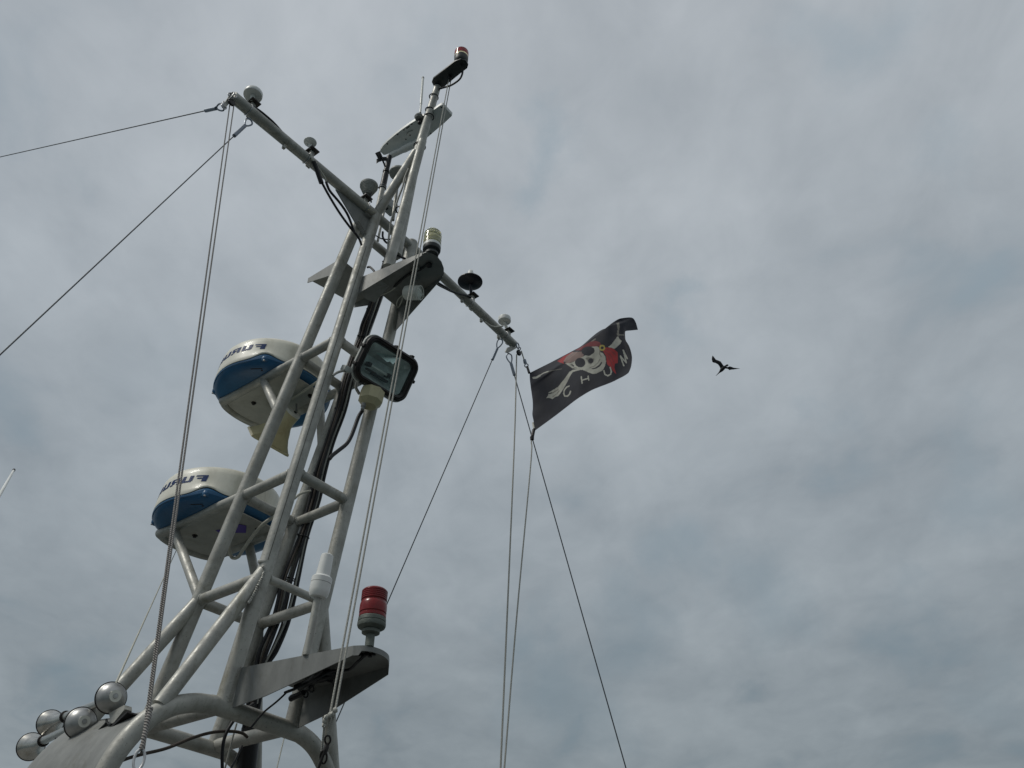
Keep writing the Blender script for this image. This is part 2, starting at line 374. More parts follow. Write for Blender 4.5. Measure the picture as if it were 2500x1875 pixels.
M['deck'] = mat('deck_paint', (.10, .10, .09), .6, 0, .12, 3, (.22, .2, .16), .5, 4)
M['roof'] = mat('roof_paint', (.15, .15, .14), .5, 0, .08, 3, (.35, .33, .27), .5, 4)
mastfoot = (leg('N', Z0)+leg('F', Z0))/2; mastfoot.z = 0
def hullpoly(pts, z): return [EYE + V((mastfoot.x, mastfoot.y, 0)) + fw*a + ab*b + V((0, 0, z)) for a, b in pts]
bm = NB(); prism(bm, hullpoly([(-9, -2.6), (4, -2.7), (7, -1.9), (9.2, 0), (7, 1.9), (4, 2.7), (-9, 2.6)], -1.65), V((0, 0, -1.9))); struct('deck', bm, 'deck')
ROOF = .42
bm = NB(); prism(bm, hullpoly([(-.75, -1.5), (2.6, -1.5), (3.0, -1.0), (3.0, 1.0), (2.6, 1.5), (-.75, 1.5)], ROOF-.08), V((0, 0, .08))); struct('cabin_roof', bm, 'roof')
bm = NB(); prism(bm, hullpoly([(-.6, -1.35), (2.6, -1.35), (2.6, 1.35), (-.6, 1.35)], ROOF-.081), V((0, 0, -1.99))); struct('cabin_wall', bm, 'roof')

#PARTS
# ================================================================== THE MAST
mast = thing('lattice_mast', 'tall weathered aluminium lattice mast with yardarm, topmast and curved foot', 'mast', mastfoot+V((0, 0, ROOF)))
RL, RC = .0318, .0240
z5 = zw((260, 1560, .16275)); z6 = zw((540, 1560, .18987)); zA = zw((800, 400, .14467)); zB = zw((780, 560, .14467)); zC = zw((500, 800, .14467))
zD = zw((740, 790, .14467)); zE = zw((560, 980, .14467)); zF = zw((360, 1110, .14467)); z7 = zw((560, 1350, .14467)); zG = zw((820, 260, .13562))
zL = zw((500, 180, .13562)); zR = zw((1060, 640, .14467)); zH = zw((20, 1640, .14467)); zT = zw((880, 80, .13562)); zK = zw((1200, 860, .14472)); zFl = zw((1270, 760, .14467))
for n, zt in (('N', Z4), ('R', Z4+.03), ('L', Z4+.015), ('F', Z4+.02)):
    pipe('leg', leg(n, Z0-.005), leg(n, zt), RL, 'alu', mast, 24)
bm = NB(); lathe(bm, leg('R', Z4+.03), leg('R', Z4)-leg('R', Z3), [(RL, 0), (RL*.9, .01), (RL*.6, .018), (0, .021)], 20); obj('leg_cap', bm, 'alu', mast)
rad = {(1, 'NR'): .0175, (4, 'NR'): .026, (4, 'LF'): .024}
def short(a, b, k=.012):
    d = (b-a).normalized(); return a+d*k, b-d*k
for k, z in ((1, Z1), (2, Z2), (3, Z3), (4, Z4)):
    for pr in ('NL', 'LF', 'FR', 'NR'):
        if k == 4 and pr == 'NR': continue
        a, b = short(leg(pr[0], z), leg(pr[1], z))
        pipe('cross_tube', a, b, rad.get((k, pr), RC), 'alu', mast, 18)
        for p, d in ((a, b-a), (b, a-b)):          # weld bead where the tube lands on the leg
            bmw = NB(); d = d.normalized(); ringtorus(bmw, p+d*(RL-.012), d, rad.get((k, pr), RC)-.0005, .0040, 20); obj('weld', bmw, 'weld', mast)
# dirty joint line along the near leg
x_ = (leg('N', Z3)-leg('N', Z1)).normalized(); cd = (-(leg('N', Z2))).normalized(); side = x_.cross(cd).normalized()
face = side.cross(x_).normalized()
if face.dot(cd) < 0: face = -face
bm = NB()
q0 = leg('N', Z1+.06)+face*RL*.985; q1 = leg('N', Z3+.62)+face*RL*.985
box(bm, (q0+q1)/2, (q1-q0)/2, side*.0014, face*.0012); obj('seam', bm, 'seam', mast)

# ---- foot hoops (aft one carries N and R, forward one carries L and F)
RA = .0345
left_px = [(543, 1727), (505, 1719), (471, 1716), (423, 1724), (374, 1747), (338, 1776), (308, 1808), (282, 1842), (260, 1880), (243, 1920)]
right_px = [(711, 1784), (738, 1796), (763, 1818), (783, 1848), (799, 1884), (812, 1925)]
hoop = [on_aft(*p) for p in left_px[::-1]] + [on_aft(*p) for p in right_px]
dn = (hoop[0]-hoop[1]).normalized(); f0 = hoop[0]+dn*((hoop[0].z-ROOF)/max(.2, -dn.z)); 
dn = (hoop[-1]-hoop[-2]).normalized(); f1 = hoop[-1]+dn*((hoop[-1].z-ROOF)/max(.2, -dn.z))
hoop = [f0]+hoop+[f1]
hp = smooth_path(hoop, 6)
bm = NB(); tube(bm, hp, RA, 26); obj('foot_hoop', bm, 'alu', mast)
shift = leg('L', Z0)-leg('N', Z0)
bm = NB(); tube(bm, [p+shift*.985 for p in hp], .03, 22); obj('foot_hoop', bm, 'alu', mast)
for pr in ('NL', 'FR'):
    a, b = short(leg(pr[0], Z0), leg(pr[1], Z0)); pipe('cross_tube', a, b, .0285, 'alu', mast, 20)
# curved wing plate between the two hoops on the near side
nl = len([p for p in hp if p.dot(ab) < hoop[6].dot(ab)])
wing = hp[:nl+4]
outn = lambda i: ((wing[min(i+1, len(wing)-1)]-wing[max(i-1, 0)]).cross(fw)).normalized()
bm = NB(); prof = []
for i, p in enumerate(wing):
    n_ = outn(i)
    if n_.dot(up-ab) < 0: n_ = -n_
    prof.append((p, n_))
NS = 14
g1 = [[bm.verts.new(p+shift*(.06+1.0*j/NS)+n_*(.012+.024*j/NS)) for j in range(NS+1)] for p, n_ in prof]
g2 = [[bm.verts.new(p+shift*(.06+1.0*j/NS)+n_*(.007+.024*j/NS)) for j in range(NS+1)] for p, n_ in prof]
for g in (g1, g2):
    for i in range(len(g)-1):
        for j in range(NS): bm.faces.new((g[i][j], g[i+1][j], g[i+1][j+1], g[i][j+1]))
for i in range(len(g1)-1):
    for j in (0, NS): bm.faces.new((g1[i][j], g1[i+1][j], g2[i+1][j], g2[i][j]))
for j in range(NS):
    for i in (0, len(g1)-1): bm.faces.new((g1[i][j], g1[i][j+1], g2[i][j+1], g2[i][j]))
obj('wing_plate', bm, 'plate', mast)
bm = NB()
for i in range(0, len(prof)-1):
    p = prof[i][0]+shift*.06+prof[i][1]*.014; p2 = prof[i+1][0]+shift*.06+prof[i+1][1]*.014
    tube(bm, [p, p2], .006, 8)
obj('weld', bm, 'weld', mast)
# ---- foot braces: each leg is propped to its hoop
RB = .0285
def brace(name_leg, ztop, px_end, sh):
    e_ = on_aft(*px_end)+sh
    a = leg(name_leg, ztop); pipe('brace', a, e_, RB, 'alu', mast, 22)
brace('N', 1.548, (390, 1722), V((0, 0, 0)))
brace('L', 1.52, (390, 1722), shift)
brace('R', 1.50, (812, 1880), V((0, 0, 0)))
brace('F', 1.50, (812, 1880), shift)
bm = NB()
wp = smooth_path([on_aft(*z7(*q), .034) for q in ((575, 235), (592, 300), (560, 400), (500, 520), (430, 660), (360, 790), (300, 860))], 4)
for i, q in enumerate(wp[:-1]):                    # heavy rippled weld in the crotch of brace and leg
    lathe(bm, q+V((random.uniform(-.0015, .0015), 0, random.uniform(-.001, .001))), wp[i+1]-q+V((random.uniform(-.002, .002), 0, 0)), [(0, -.008), (.0058, -.004), (.0064+random.uniform(-.001, .001), .001), (0, .008)], 10)
obj('weld', bm, 'weld', mast)
bm = NB(); q = leg('N', 1.567)+V((-.012, -.022, .004)); box(bm, q, V((.017, 0, .001)), V((0, .012, 0)), V((0, 0, .0065)), .004); obj('end_cap', bm, 'alu', mast)

# ---- yardarm
ARM_L, ARM_R = on_arm(568, 236), on_arm(1254, 841)
NODE_L, NODE_R = leg('N', Z4), leg('R', Z4)
def lerp(a, b, t): return a+(b-a)*t
pipe('yardarm', [ARM_L, lerp(ARM_L, NODE_L, .5), NODE_L], [.0295, .0275, .0275], 'alu', mast, 24)
pipe('yardarm', NODE_L, NODE_R, .0268, 'alu', mast, 24)
pipe('yardarm', [NODE_R, ARM_R], [.0275, .0275], 'alu', mast, 24)
bm = NB(); prism(bm, [on_aft(*p, -.004) for p in ((820, 462), (869, 545), (888, 578), (914, 545), (922, 524))], fw*.006); obj('gusset', bm, 'plate', mast)
for a, b in (((876, 540), (893, 570)), ((893, 520), (906, 531))):
    bm = NB(); pa, pb = on_aft(*a, .008), on_aft(*b, .008)
    for k in range(9): lathe(bm, lerp(pa, pb, k/8), pb-pa, [(0, -.004), (.006, 0), (0, .005)], 8)
    obj('weld', bm, 'weld', mast)
# lugs at the yardarm ends
bm = NB(); prism(bm, [on_arm(*zL(*p), .004) for p in ((450, 380), (540, 360), (560, 430), (520, 500), (450, 525), (385, 600), (335, 585), (350, 530))], fw*.008); obj('lug', bm, 'alu', mast)
bm = NB(); prism(bm, [on_arm(*zR(*p), .004) for p in ((1240, 1440), (1400, 1380), (1390, 1450), (1255, 1530), (1205, 1510))], fw*.008); obj('lug', bm, 'alu', mast)
for px in (zL(1425, 1318), zR(470, 650), zR(795, 985), zR(1085, 1262)):
    bm = NB(); p = on_arm(*px); box(bm, p, ab*.008, fw*.008, up*.012, .003); obj('cleat', bm, 'alu', mast)

# ---- topmast with its doubler and prop
T0, T1, T2 = on_mid(966, 624), on_mid(1012, 400), on_mid(1068, 212)
pipe('topmast', [T0, T1, lerp(T1, T2, .5), T2], [.032, .031, .026, .021], 'alu', mast, 24)
D0, D1 = on_mid(*zA(1020, 1740), -.05), on_mid(*zG(1560, 620), -.026)
pipe('doubler', [D0, D1], [.029, .024], 'alu', mast, 22)
pipe('prop', leg('N', Z4+.005), on_mid(*zG(1440, 830), -.025), .0265, 'alu', mast, 22)
bm = NB(); pp = on_aft(*zA(905, 740)); tube(bm, [pp-up*.06, pp+up*.03], .006, 10); obj('pin', bm, 'alu', mast)
bm = NB(); pw = on_mid(*zG(1230, 1340), -.02); prism(bm, [on_mid(*zG(*p), -.01) for p in ((1330, 1120), (1160, 1360), (1255, 1370), (1290, 1250))], ab*.006); obj('gusset', bm, 'plate', mast)
# top lamp plate, running aft from the pole head
th = T2.z+.012
tp = [at_z(*zT(*p), th) for p in ((1320, 960), (1285, 890), (1310, 820), (1690, 520), (1800, 470), (1900, 500), (1940, 580), (1920, 640), (1800, 730), (1520, 960), (1400, 1010))]
bm = NB(); prism(bm, tp, up*.012); obj('lamp_plate', bm, 'darkbase', mast)

# ---- lamp brackets: tongue plate with tapering cheeks, welded between the aft legs
def cheek(a, b, ha, hb, ins, kink=None):
    bm = NB()
    poly = [a, b, b-up*hb]
    if kink: poly.append(lerp(a, b, kink[0])-up*kink[1])
    poly.append(a-up*ha)
    prism(bm, poly, ins); return obj('bracket_cheek', bm, 'plate', mast)
zs = 1.142
aN, gR = leg('N', zs)+aft*.02+ab*.012, leg('R', zs)+aft*.02
tip = [at_z(*z6(*p), zs) for p in ((1700, 85), (1850, 82), (1960, 100), (2070, 140), (2140, 190), (2163, 240), (2160, 345))]
bm = NB(); prism(bm, [aN+ab*.004, tip[0]+ab*.004]+tip[1:-1]+[tip[-1]-ab*.004, gR-ab*.004], -up*.0055); obj('bracket_plate', bm, 'plate', mast)
ck1 = cheek(aN, tip[0], .15, .036, ab*.004, (.28, .128)); ck2 = cheek(gR, tip[-1], .15, .034, -ab*.004, (.30, .128))
bm = NB(); ctr = (tip[0]+tip[-1])/2
lp = smooth_path(tip, 4); hh = .020
R1 = [bm.verts.new(q) for q in lp]; R2 = [bm.verts.new(q-up*(.036 if i < 3 else (.036 if i > len(lp)-4 else hh))) for i, q in enumerate(lp)]
R3 = [bm.verts.new(q-up*hh+(ctr-q).normalized()*.004) for q in lp]; R4 = [bm.verts.new(q-up*.0056+(ctr-q).normalized()*.004) for q in lp]
for A, B in ((R1, R2), (R2, R3), (R3, R4)):
    for i in range(len(lp)-1): bm.faces.new((A[i], A[i+1], B[i+1], B[i]))
obj('bracket_lip', bm, 'plate', mast)
for L_ in ('N', 'R'):
    bm = NB()
    for k in range(14):
        z = zs-.005-k*.0105; lathe(bm, leg(L_, z)+aft*.027+(ab*.004 if L_ == 'N' else V((0, 0, 0)))-V((.004, .004, 0)), up, [(0, -.006), (.0075, -.001), (0, .006)], 8)
    obj('weld', bm, 'weld', mast)
zu = 3.19
aN2, gR2 = leg('N', zu)+aft*.02+ab*.012, leg('R', zu)+aft*.018
tip2 = [at_z(*zB(*p), zu) for p in ((1730, 392), (1800, 375), (1890, 395), (1990, 455), (2060, 545), (2098, 650), (2100, 740), (2085, 785))]
bm = NB(); prism(bm, [aN2+ab*.004, tip2[0]+ab*.004]+tip2[1:-1]+[tip2[-1]-ab*.004, gR2-ab*.004], -up*.005); obj('bracket_plate', bm, 'plate', mast)
cheek(aN2, tip2[0], .115, .02, ab*.004); cheek(gR2, tip2[-1], .17, .012, -ab*.004)
bm = NB(); prism(bm, [aN2-up*.115+ab*.004, aN2-up*.115+ab*.06, lerp(aN2, gR2, .35)-up*.115+aft*.02, lerp(aN2, tip2[0], .35)-up*.082+ab*.06, lerp(aN2, tip2[0], .35)-up*.082+ab*.004], up*.003); obj('bracket_flange', bm, 'plate', mast)
bm = NB(); tube(bm, [leg('N', zu-.005)+aft*.026+ab*.012, leg('N', zu-.115)+aft*.026+ab*.012], .005, 8); obj('weld', bm, 'weld', mast)
# small forward bracket
zf = 3.43
aL, aF = leg('L', zf), leg('F', zf)
pL, pF = aL+fw*.26-up*.0, aF+fw*.2
bm = NB(); prism(bm, [aL, pL, pF, aF], -up*.005); obj('bracket_plate', bm, 'plate', mast)
cheek(aL-ab*.012, pL-ab*.012, .11, .035, ab*.004)
cheek(aF, pF, .11, .03, -ab*.004)

# ---- radar platforms
def platform(z, endpx, strut_mid, strut_to, k):
    L0, F0 = leg('L', z), leg('F', z)
    e_ = at_z(*endpx, z); ln = (e_-L0).dot(fw)
    for a in (L0, F0): pipe('platform_beam', a, a+fw*ln, RC, 'alu', mast, 18)
    wd = (F0-L0).length; c0 = (L0+F0)/2
    n = 20
    back = .125; pts = [L0+fw*back, ]+[c0+fw*(ln-.02+.055*math.cos(t))+ab*(wd/2)*math.sin(t) for t in [(-math.pi/2)+math.pi*i/n for i in range(n+1)]]+[F0+fw*back]
    bm = NB(); prism(bm, [p-up*.004 for p in pts], up*.006); obj('platform_plate', bm, 'tray', mast)
    bm = NB(); tube(bm, pts[1:-1], .0215, 16); obj('platform_rim', bm, 'alu', mast)
    for i, (fa, sd_) in enumerate(((.3, .5), (.8, .5), (.3, -.3), (.78, -.3))):
        bm = NB(); lathe(bm, c0+fw*ln*fa+ab*wd*sd_*.55-up*.004, -up, [(0, 0), (.014, .0), (.014, .003), (.008, .004), (.008, .012), (0, .013)], 12); obj('bolt', bm, 'frame', mast)
    return L0, F0, ln, wd
L0, F0, ln2, wd2 = platform(Z2, zF(300, 1385), None, None, 2)
pipe('strut', L0+fw*ln2*.82, leg('L', Z1+.01), .0225, 'alu', mast, 18); pipe('strut', F0+fw*ln2*.55, leg('F', Z1+.06), .0225, 'alu', mast, 18)
L0, F0, ln3, wd3 = platform(Z3, zC(370, 1295), None, None, 3)
pipe('strut', L0+fw*ln3*.46, leg('L', Z3-.31), .0215, 'alu', mast, 18); pipe('strut', F0+fw*ln3*.3, leg('F', Z3-.36), .0225, 'alu', mast, 18)
print('platform reach', ln2, ln3, 'arm', (ARM_L-NODE_L).length, (ARM_R-NODE_R).length, 'hoop foot', [(p-mastfoot).dot(ab) for p in (f0, f1)], 'T', T0, T1, T2)
# ================================================================== RADARS
GLYPH = {'F': [(0, 0, .42, 1), (0, .8, 1.02, 1), (0, .42, .86, .62)], 'U': [(0, .16, .34, 1), (.68, 0, 1, 1), (.08, 0, .9, .26)],
         'R': [(0, 0, .32, 1), (.3, .8, .95, 1), (.68, .5, 1, .95), (.3, .40, .94, .58), (.55, .2, .86, .42), (.72, 0, 1.04, .24)],
         'N': [(0, 0, .3, 1), (.7, 0, 1, 1), (.2, .6, .5, .95), (.4, .3, .65, .65), (.55, .05, .8, .4)], 'O': [(0, .05, .3, .95), (.7, .05, 1, .95), (.1, .78, .9, 1), (.1, 0, .9, .22)]}
def radar(zbase, label):
    c = (leg('L', zbase)+leg('F', zbase))/2 + fw*.405 + up*.003
    t = thing('radar_dome', label, 'radar', c, 'radar domes on the mast platforms')
    lug0 = math.radians(-132)
    def bump(a):
        s = 0
        for k in range(4):
            d = (a-lug0-k*math.pi/2+math.pi) % (2*math.pi)-math.pi; s = max(s, math.exp(-(d/.20)**2))
        return s
    def pt(r, h, a): return c+up*h+(fw*math.cos(a)+ab*math.sin(a))*r
    def revolve(name, prof, mt, seg=120):          # (r, h, dr at lug, dh at lug)
        bm = NB(); rings = []
        for r, h, dr, dh in prof:
            if r < 1e-5: rings.append([bm.verts.new(c+up*h)]); continue
            rings.append([bm.verts.new(pt(r+dr*bump(a), h+dh*bump(a), a)) for a in [2*math.pi*k/seg for k in range(seg)]])
        for A, B in zip(rings, rings[1:]):
            for k in range(seg):
                u = []
                for q in (A[k % len(A)], A[(k+1) % seg % len(A)], B[(k+1) % seg % len(B)], B[k % len(B)]):
                    if q not in u: u.append(q)
                if len(u) > 2: bm.faces.new(u)
        for rg in (rings[0], rings[-1]):
            if len(rg) > 2: bm.faces.new(rg)
        return obj(name, bm, mt, t, sharp=30)
    base = revolve('base', [(.175, 0, 0, 0), (.21, .001, 0, 0), (.252, .004, 0, 0), (.281, .012, 0, 0), (.296, .025, .004, 0), (.301, .033, .008, .006), (.307, .035, .008, .012), (.3085, .042, .008, .024), (.304, .047, .006, .030)], 'blue')
    revolve('gasket', [(.29, .040, 0, .028), (.303, .0465, .004, .030), (.303, .0505, .004, .031), (.29, .0505, 0, .03)], 'black')
    cov = revolve('cover', [(.297, .050, .006, .031), (.307, .0505, .008, .031), (.3085, .058, .008, .030), (.3075, .074, .003, .018), (.3040, .108, 0, .004), (.3005, .140, 0, 0), (.297, .172, 0, 0), (.291, .196, 0, 0), (.279, .213, 0, 0), (.255, .225, 0, 0), (.19, .233, 0, 0), (.09, .237, 0, 0), (0, .238, 0, 0)], 'cover')
    for k in range(4):                              # clamp lugs and their screws
        a = lug0+k*math.pi/2
        bm = NB(); lathe(bm, pt(.302, .030, a), up, [(0, 0), (.014, .001), (.019, .008), (.0195, .022), (.016, .030), (0, .031)], 20); lu = obj('clamp_lug', bm, 'blue', t)
        bm = NB(); lathe(bm, pt(.316, .0345, a), -up, [(0, 0), (.006, 0), (.006, .004), (0, .005)], 12); obj('screw', bm, 'steel', lu)
        bm = NB()
        for i in range(5):
            a2 = a+.05; h0 = .040-.007*i
            d_ = (.303, .297, .288, .277, .262)[i]; box(bm, pt(d_-.006, h0, a2), (fw*math.cos(a2)+ab*math.sin(a2))*.010, (ab*math.cos(a2)-fw*math.sin(a2))*.0045, up*.0065)
        for i in range(6):
            a2 = a+.05+(i+.4)*.035; box(bm, pt(.266, .0130, a2), (fw*math.cos(a2)+ab*math.sin(a2))*.010, (ab*math.cos(a2)-fw*math.sin(a2))*.006, up*.004)
        obj('slot', bm, 'black', t)
    # maker's lettering wraps round the cover, seen mirror-reversed
    bm = NB(); a = math.radians(-130.5); W, H, h0 = .0585, .037, .117
    def cr_(h):
        return .3035-(h-.112)*.108 if h < .14 else .3005-(h-.14)*.11
    for ch in 'FURUNO':
        for x0, y0, x1, y1 in GLYPH[ch]:
            n = 5; rows = []
            for j in (0, 1, 2):
                h = h0+H*(y0+(y1-y0)*j/2); rows.append([bm.verts.new(pt(cr_(h)+.0012, h, a+(W*(x0+(x1-x0)*i/n)+.006*(1-(y0+(y1-y0)*j/2)))/.299)) for i in range(n+1)])
            for A, B in zip(rows, rows[1:]):
                for i in range(n): bm.faces.new((A[i], A[i+1], B[i+1], B[i]))
        a += .0705/.299
    bmesh.ops.solidify(bm, geom=bm.faces[:], thickness=.0006); obj('lettering', bm, 'bluetext', cov)
    return t, c, pt
low, lc, lpt = radar(Z2, 'lower white radar dome with blue base, on the platform nearer the foot')
upr, uc, upt = radar(Z3, 'upper white radar dome with blue base, behind the floodlight')
def decal(px, z, mt, parent, name):
    bm = NB(); prism(bm, [at_z(*p, z) for p in px], up*.0015); return obj(name, bm, mt, parent)
decal([zF(*p) for p in ((1150, 1280), (1330, 1255), (1290, 1325), (1210, 1320))], Z2-.0075, "purple", low, 'sticker')
decal([zF(*p) for p in ((1540, 1175), (1670, 1205), (1660, 1320), (1480, 1320))], Z2-.0075, "purple", low, 'sticker')

# ================================================================== LOUDHAILER (square-mouthed horn)
Pb = at_z(*zE(1065, 215), Z3-.13)
Pm = at_pl(*zE(650, 690), Pb, ab)
ax = (Pm-Pb).normalized(); hx = ab; hy = ax.cross(hx).normalized()
if hy.z < 0: hy = -hy
lh = thing('loudhailer', 'yellowed cream loudhailer with square mouth hung under the upper radar', 'loudspeaker', Pb)
Ltot = (Pm-Pb).length
bm = NB(); rings = []
N_ = 40
prof = [(0, .041, .041, 0), (.22, .0415, .0415, 0), (.34, .045, .043, .15), (.45, .055, .045, .5), (.62, .068, .046, .85), (.8, .092, .047, 1), (.93, .118, .049, 1), (.94, .124, .052, 1), (1.0, .128, .054, 1)]
def sq(a, wx, wy, k):
    cx, cy = math.cos(a), math.sin(a); m_ = max(abs(cx), abs(cy)); f_ = (1-k)+k/m_*.985
    return wx*cx*f_, wy*cy*f_
for t_, wx, wy, k in prof:
    rings.append([bm.verts.new(Pb+ax*(Ltot*t_)+hx*sq(2*math.pi*i/N_+.0785, wx, wy, k)[0]+hy*sq(2*math.pi*i/N_+.0785, wx, wy, k)[1]) for i in range(N_)])
for t_, s_ in ((.97, .94), (.75, .62), (.45, .3)):
    rings.append([bm.verts.new(Pb+ax*(Ltot*t_)+hx*sq(2*math.pi*i/N_+.0785, .12*s_, .05*s_, 1)[0]+hy*sq(2*math.pi*i/N_+.0785, .12*s_, .05*s_, 1)[1]) for i in range(N_)])
for A, B in zip(rings, rings[1:]):
    for i in range(N_): bm.faces.new((A[i], A[(i+1) % N_], B[(i+1) % N_], B[i]))
bm.faces.new(rings[0]); bm.faces.new(rings[-1]); obj('horn', bm, 'cream', lh, sharp=32)
bm = NB(); lathe(bm, Pb-ax*.001, -ax, [(.041, 0), (.0425, .003), (.040, .012), (.014, .0135), (.014, .0125), (0, .0125)], 32); disc = obj('driver_cap', bm, 'creamdisc', lh)
bm = NB(); lathe(bm, Pb-ax*.014+hx*.006, -ax, [(.009, 0), (.009, .006), (0, .006)], 12); obj('terminal', bm, 'black', disc)
bm = NB()
for s_ in (-1, 1): tube(bm, smooth_path([Pb+ax*.06+hx*s_*.042, Pb+ax*.04+hx*s_*.05+up*.05, Pb+ax*.03+hx*s_*.03+up*.112], 5), .006, 10)
obj('yoke', bm, 'plate', lh)

# ================================================================== FLOODLIGHT
th_, yw = math.radians(30), math.radians(5)
fx = ab*math.cos(yw)+aft*math.sin(yw); fn0 = aft*math.cos(yw)-ab*math.sin(yw)
fy = up*math.cos(th_)+fn0*math.sin(th_); fz = fn0*math.cos(th_)-up*math.sin(th_)
fc = at_pl(*zD(1395, 765), leg('R', Z3)+aft*.13, fw)
fl = thing('floodlight', 'square black-rimmed floodlight with clear glass, aimed down from the mast', 'floodlight', fc)
def rrect(wx, wy, r, n=8):
    o = []
    for sx, sy, a0 in ((1, 1, 0), (-1, 1, 90), (-1, -1, 180), (1, -1, 270)):
        for i in range(n+1):
            a = math.radians(a0+90*i/n); o.append((sx*(wx-r)+r*math.cos(a), sy*(wy-r)+r*math.sin(a)))
    return o
def loft(name, secs, mt, parent, cap0=True, cap1=True, sharp=35):   # secs: (wx, wy, r, depth)
    bm = NB(); rg = [[bm.verts.new(fc+fx*x+fy*y+fz*d) for x, y in rrect(wx, wy, r)] for wx, wy, r, d in secs]; n = len(rg[0])
    for A, B in zip(rg, rg[1:]):
        for i in range(n): bm.faces.new((A[i], A[(i+1) % n], B[(i+1) % n], B[i]))
    if cap0: bm.faces.new(rg[0])
    if cap1: bm.faces.new(rg[-1])
    return obj(name, bm, mt, parent, sharp=sharp)
W_, H_ = .166, .121
loft('housing', [(.07, .06, .02, -.13), (.10, .08, .03, -.12), (.155, .112, .05, -.04), (W_+.001, H_+.001, .058, -.022), (W_+.0045, H_+.0045, .061, -.016), (W_+.0045, H_+.0045, .061, -.003), (W_-.006, H_-.006, .054, -.003)], 'lampwhite', fl, cap1=False)
loft('rim', [(W_-.002, H_-.002, .056, -.0025), (W_, H_, .058, .006), (W_-.001, H_-.001, .057, .018), (W_-.011, H_-.011, .048, .024), (W_-.015, H_-.015, .045, .019), (W_-.020, H_-.020, .041, .022), (W_-.031, H_-.030, .032, .014), (W_-.033, H_-.032, .030, -.004)], 'frame', fl, False, False, 25)
gl = loft('glass', [(W_-.032, H_-.031, .031, .004), (W_-.032, H_-.031, .031, .010)], 'glass', fl)
# reflector tray: faceted back and sides
bm = NB()
o4 = [(-.133, -.089), (.133, -.089), (.133, .089), (-.133, .089)]; i4 = [(-.088, -.045), (.088, -.045), (.088, .038), (-.088, .038)]
A = [bm.verts.new(fc+fx*x+fy*y+fz*-.004) for x, y in o4]; B = [bm.verts.new(fc+fx*x+fy*y+fz*-.085) for x, y in i4]
for i in range(4): bm.faces.new((A[i], A[(i+1) % 4], B[(i+1) % 4], B[i]))
bm.faces.new(B); rf = obj('reflector', bm, 'refl', fl, smooth=False)
bm = NB(); fnv = V((.25, -.95, -.18)).normalized(); fp0 = at_pl(*zD(1370, 490), fc-fz*.036, fz); prism(bm, [at_pl(*zD(*q), fp0, fnv) for q in ((1130, 405), (1205, 292), (1615, 585), (1515, 690), (1470, 640), (1420, 650))], -fnv*.0015); obj('reflector_flap', bm, 'flap', rf)
bm = NB(); tube(bm, [fc+fx*-.06+fy*-.012+fz*-.05, fc+fx*.05+fy*-.012+fz*-.05], .0065, 14); bl = obj('lamp_tube', bm, 'tube_glow', fl)
bm = NB()
for s_ in (-.068, .058): box(bm, fc+fx*s_+fy*-.012+fz*-.055, fx*.010, fy*.011, fz*.018, .002)
box(bm, fc+fx*.02+fy*-.040+fz*-.06, fx*.05, fy*.006, fz*.012); box(bm, fc+fx*-.04+fy*-.036+fz*-.055, fx*.03, fy*.004, fz*.010)
obj('lamp_holder', bm, 'frame', fl)
bm = NB(); prism(bm, [at_pl(*zD(*q), fc-fz*.012, fz) for q in ((1725, 660), (1840, 748), (1690, 775))], fz*.001); obj('reflector_tab', bm, 'lampwhite', fl)
for x, y in ((.0, 1), (.62, 1), (1.0, .12), (.2, -1), (-.55, -1), (-1, .35), (-1, -.45)):      # rim clips
    bm = NB(); p = fc+fx*(x*(W_+.002))+fy*(y*(H_+.002)); box(bm, p+fz*.004, fx*.008, fy*.008, fz*.014, .002); obj('clip', bm, 'frame', fl)
bm = NB(); bk = at_pl(*zD(780, 770), fc, fz); box(bm, bk-fz*.03, fx*.020, fy*.014, fz*.02, .004); obj('hinge_block', bm, 'lampwhite', fl)
bm = NB()
for s_ in (-1, 1): tube(bm, smooth_path([fc+fx*s_*(W_*.55)-fz*.05-fy*.10, fc+fx*s_*.06-fz*.09-fy*.135, fc+fx*s_*.02-fz*.10-fy*.155], 5), .008, 10)
obj('yoke', bm, 'steel', fl)
jb0 = at_pl(*zD(1165, 1190), fc-fz*.05, nA); jd = (leg('R', Z4)-leg('R', Z1)).normalized()
jt = thing('junction_box', 'yellowed octagonal junction box below the floodlight on the aft leg', 'junction box', jb0)
bm = NB(); lathe(bm, jb0+jd*.02, -jd, [(.054, 0), (.060, .004), (.060, .066), (.056, .070), (.036, .094), (0, .094)], 8); obj('body', bm, 'cream', jt, sharp=18)
jg = at_pl(*zD(1010, 1410), jb0, nA); bm = NB(); lathe(bm, jg+jd*.02, -jd, [(.012, 0), (.012, .018), (.009, .02), (.009, .034), (0, .034)], 8); obj('cable_gland', bm, 'plate', jt)

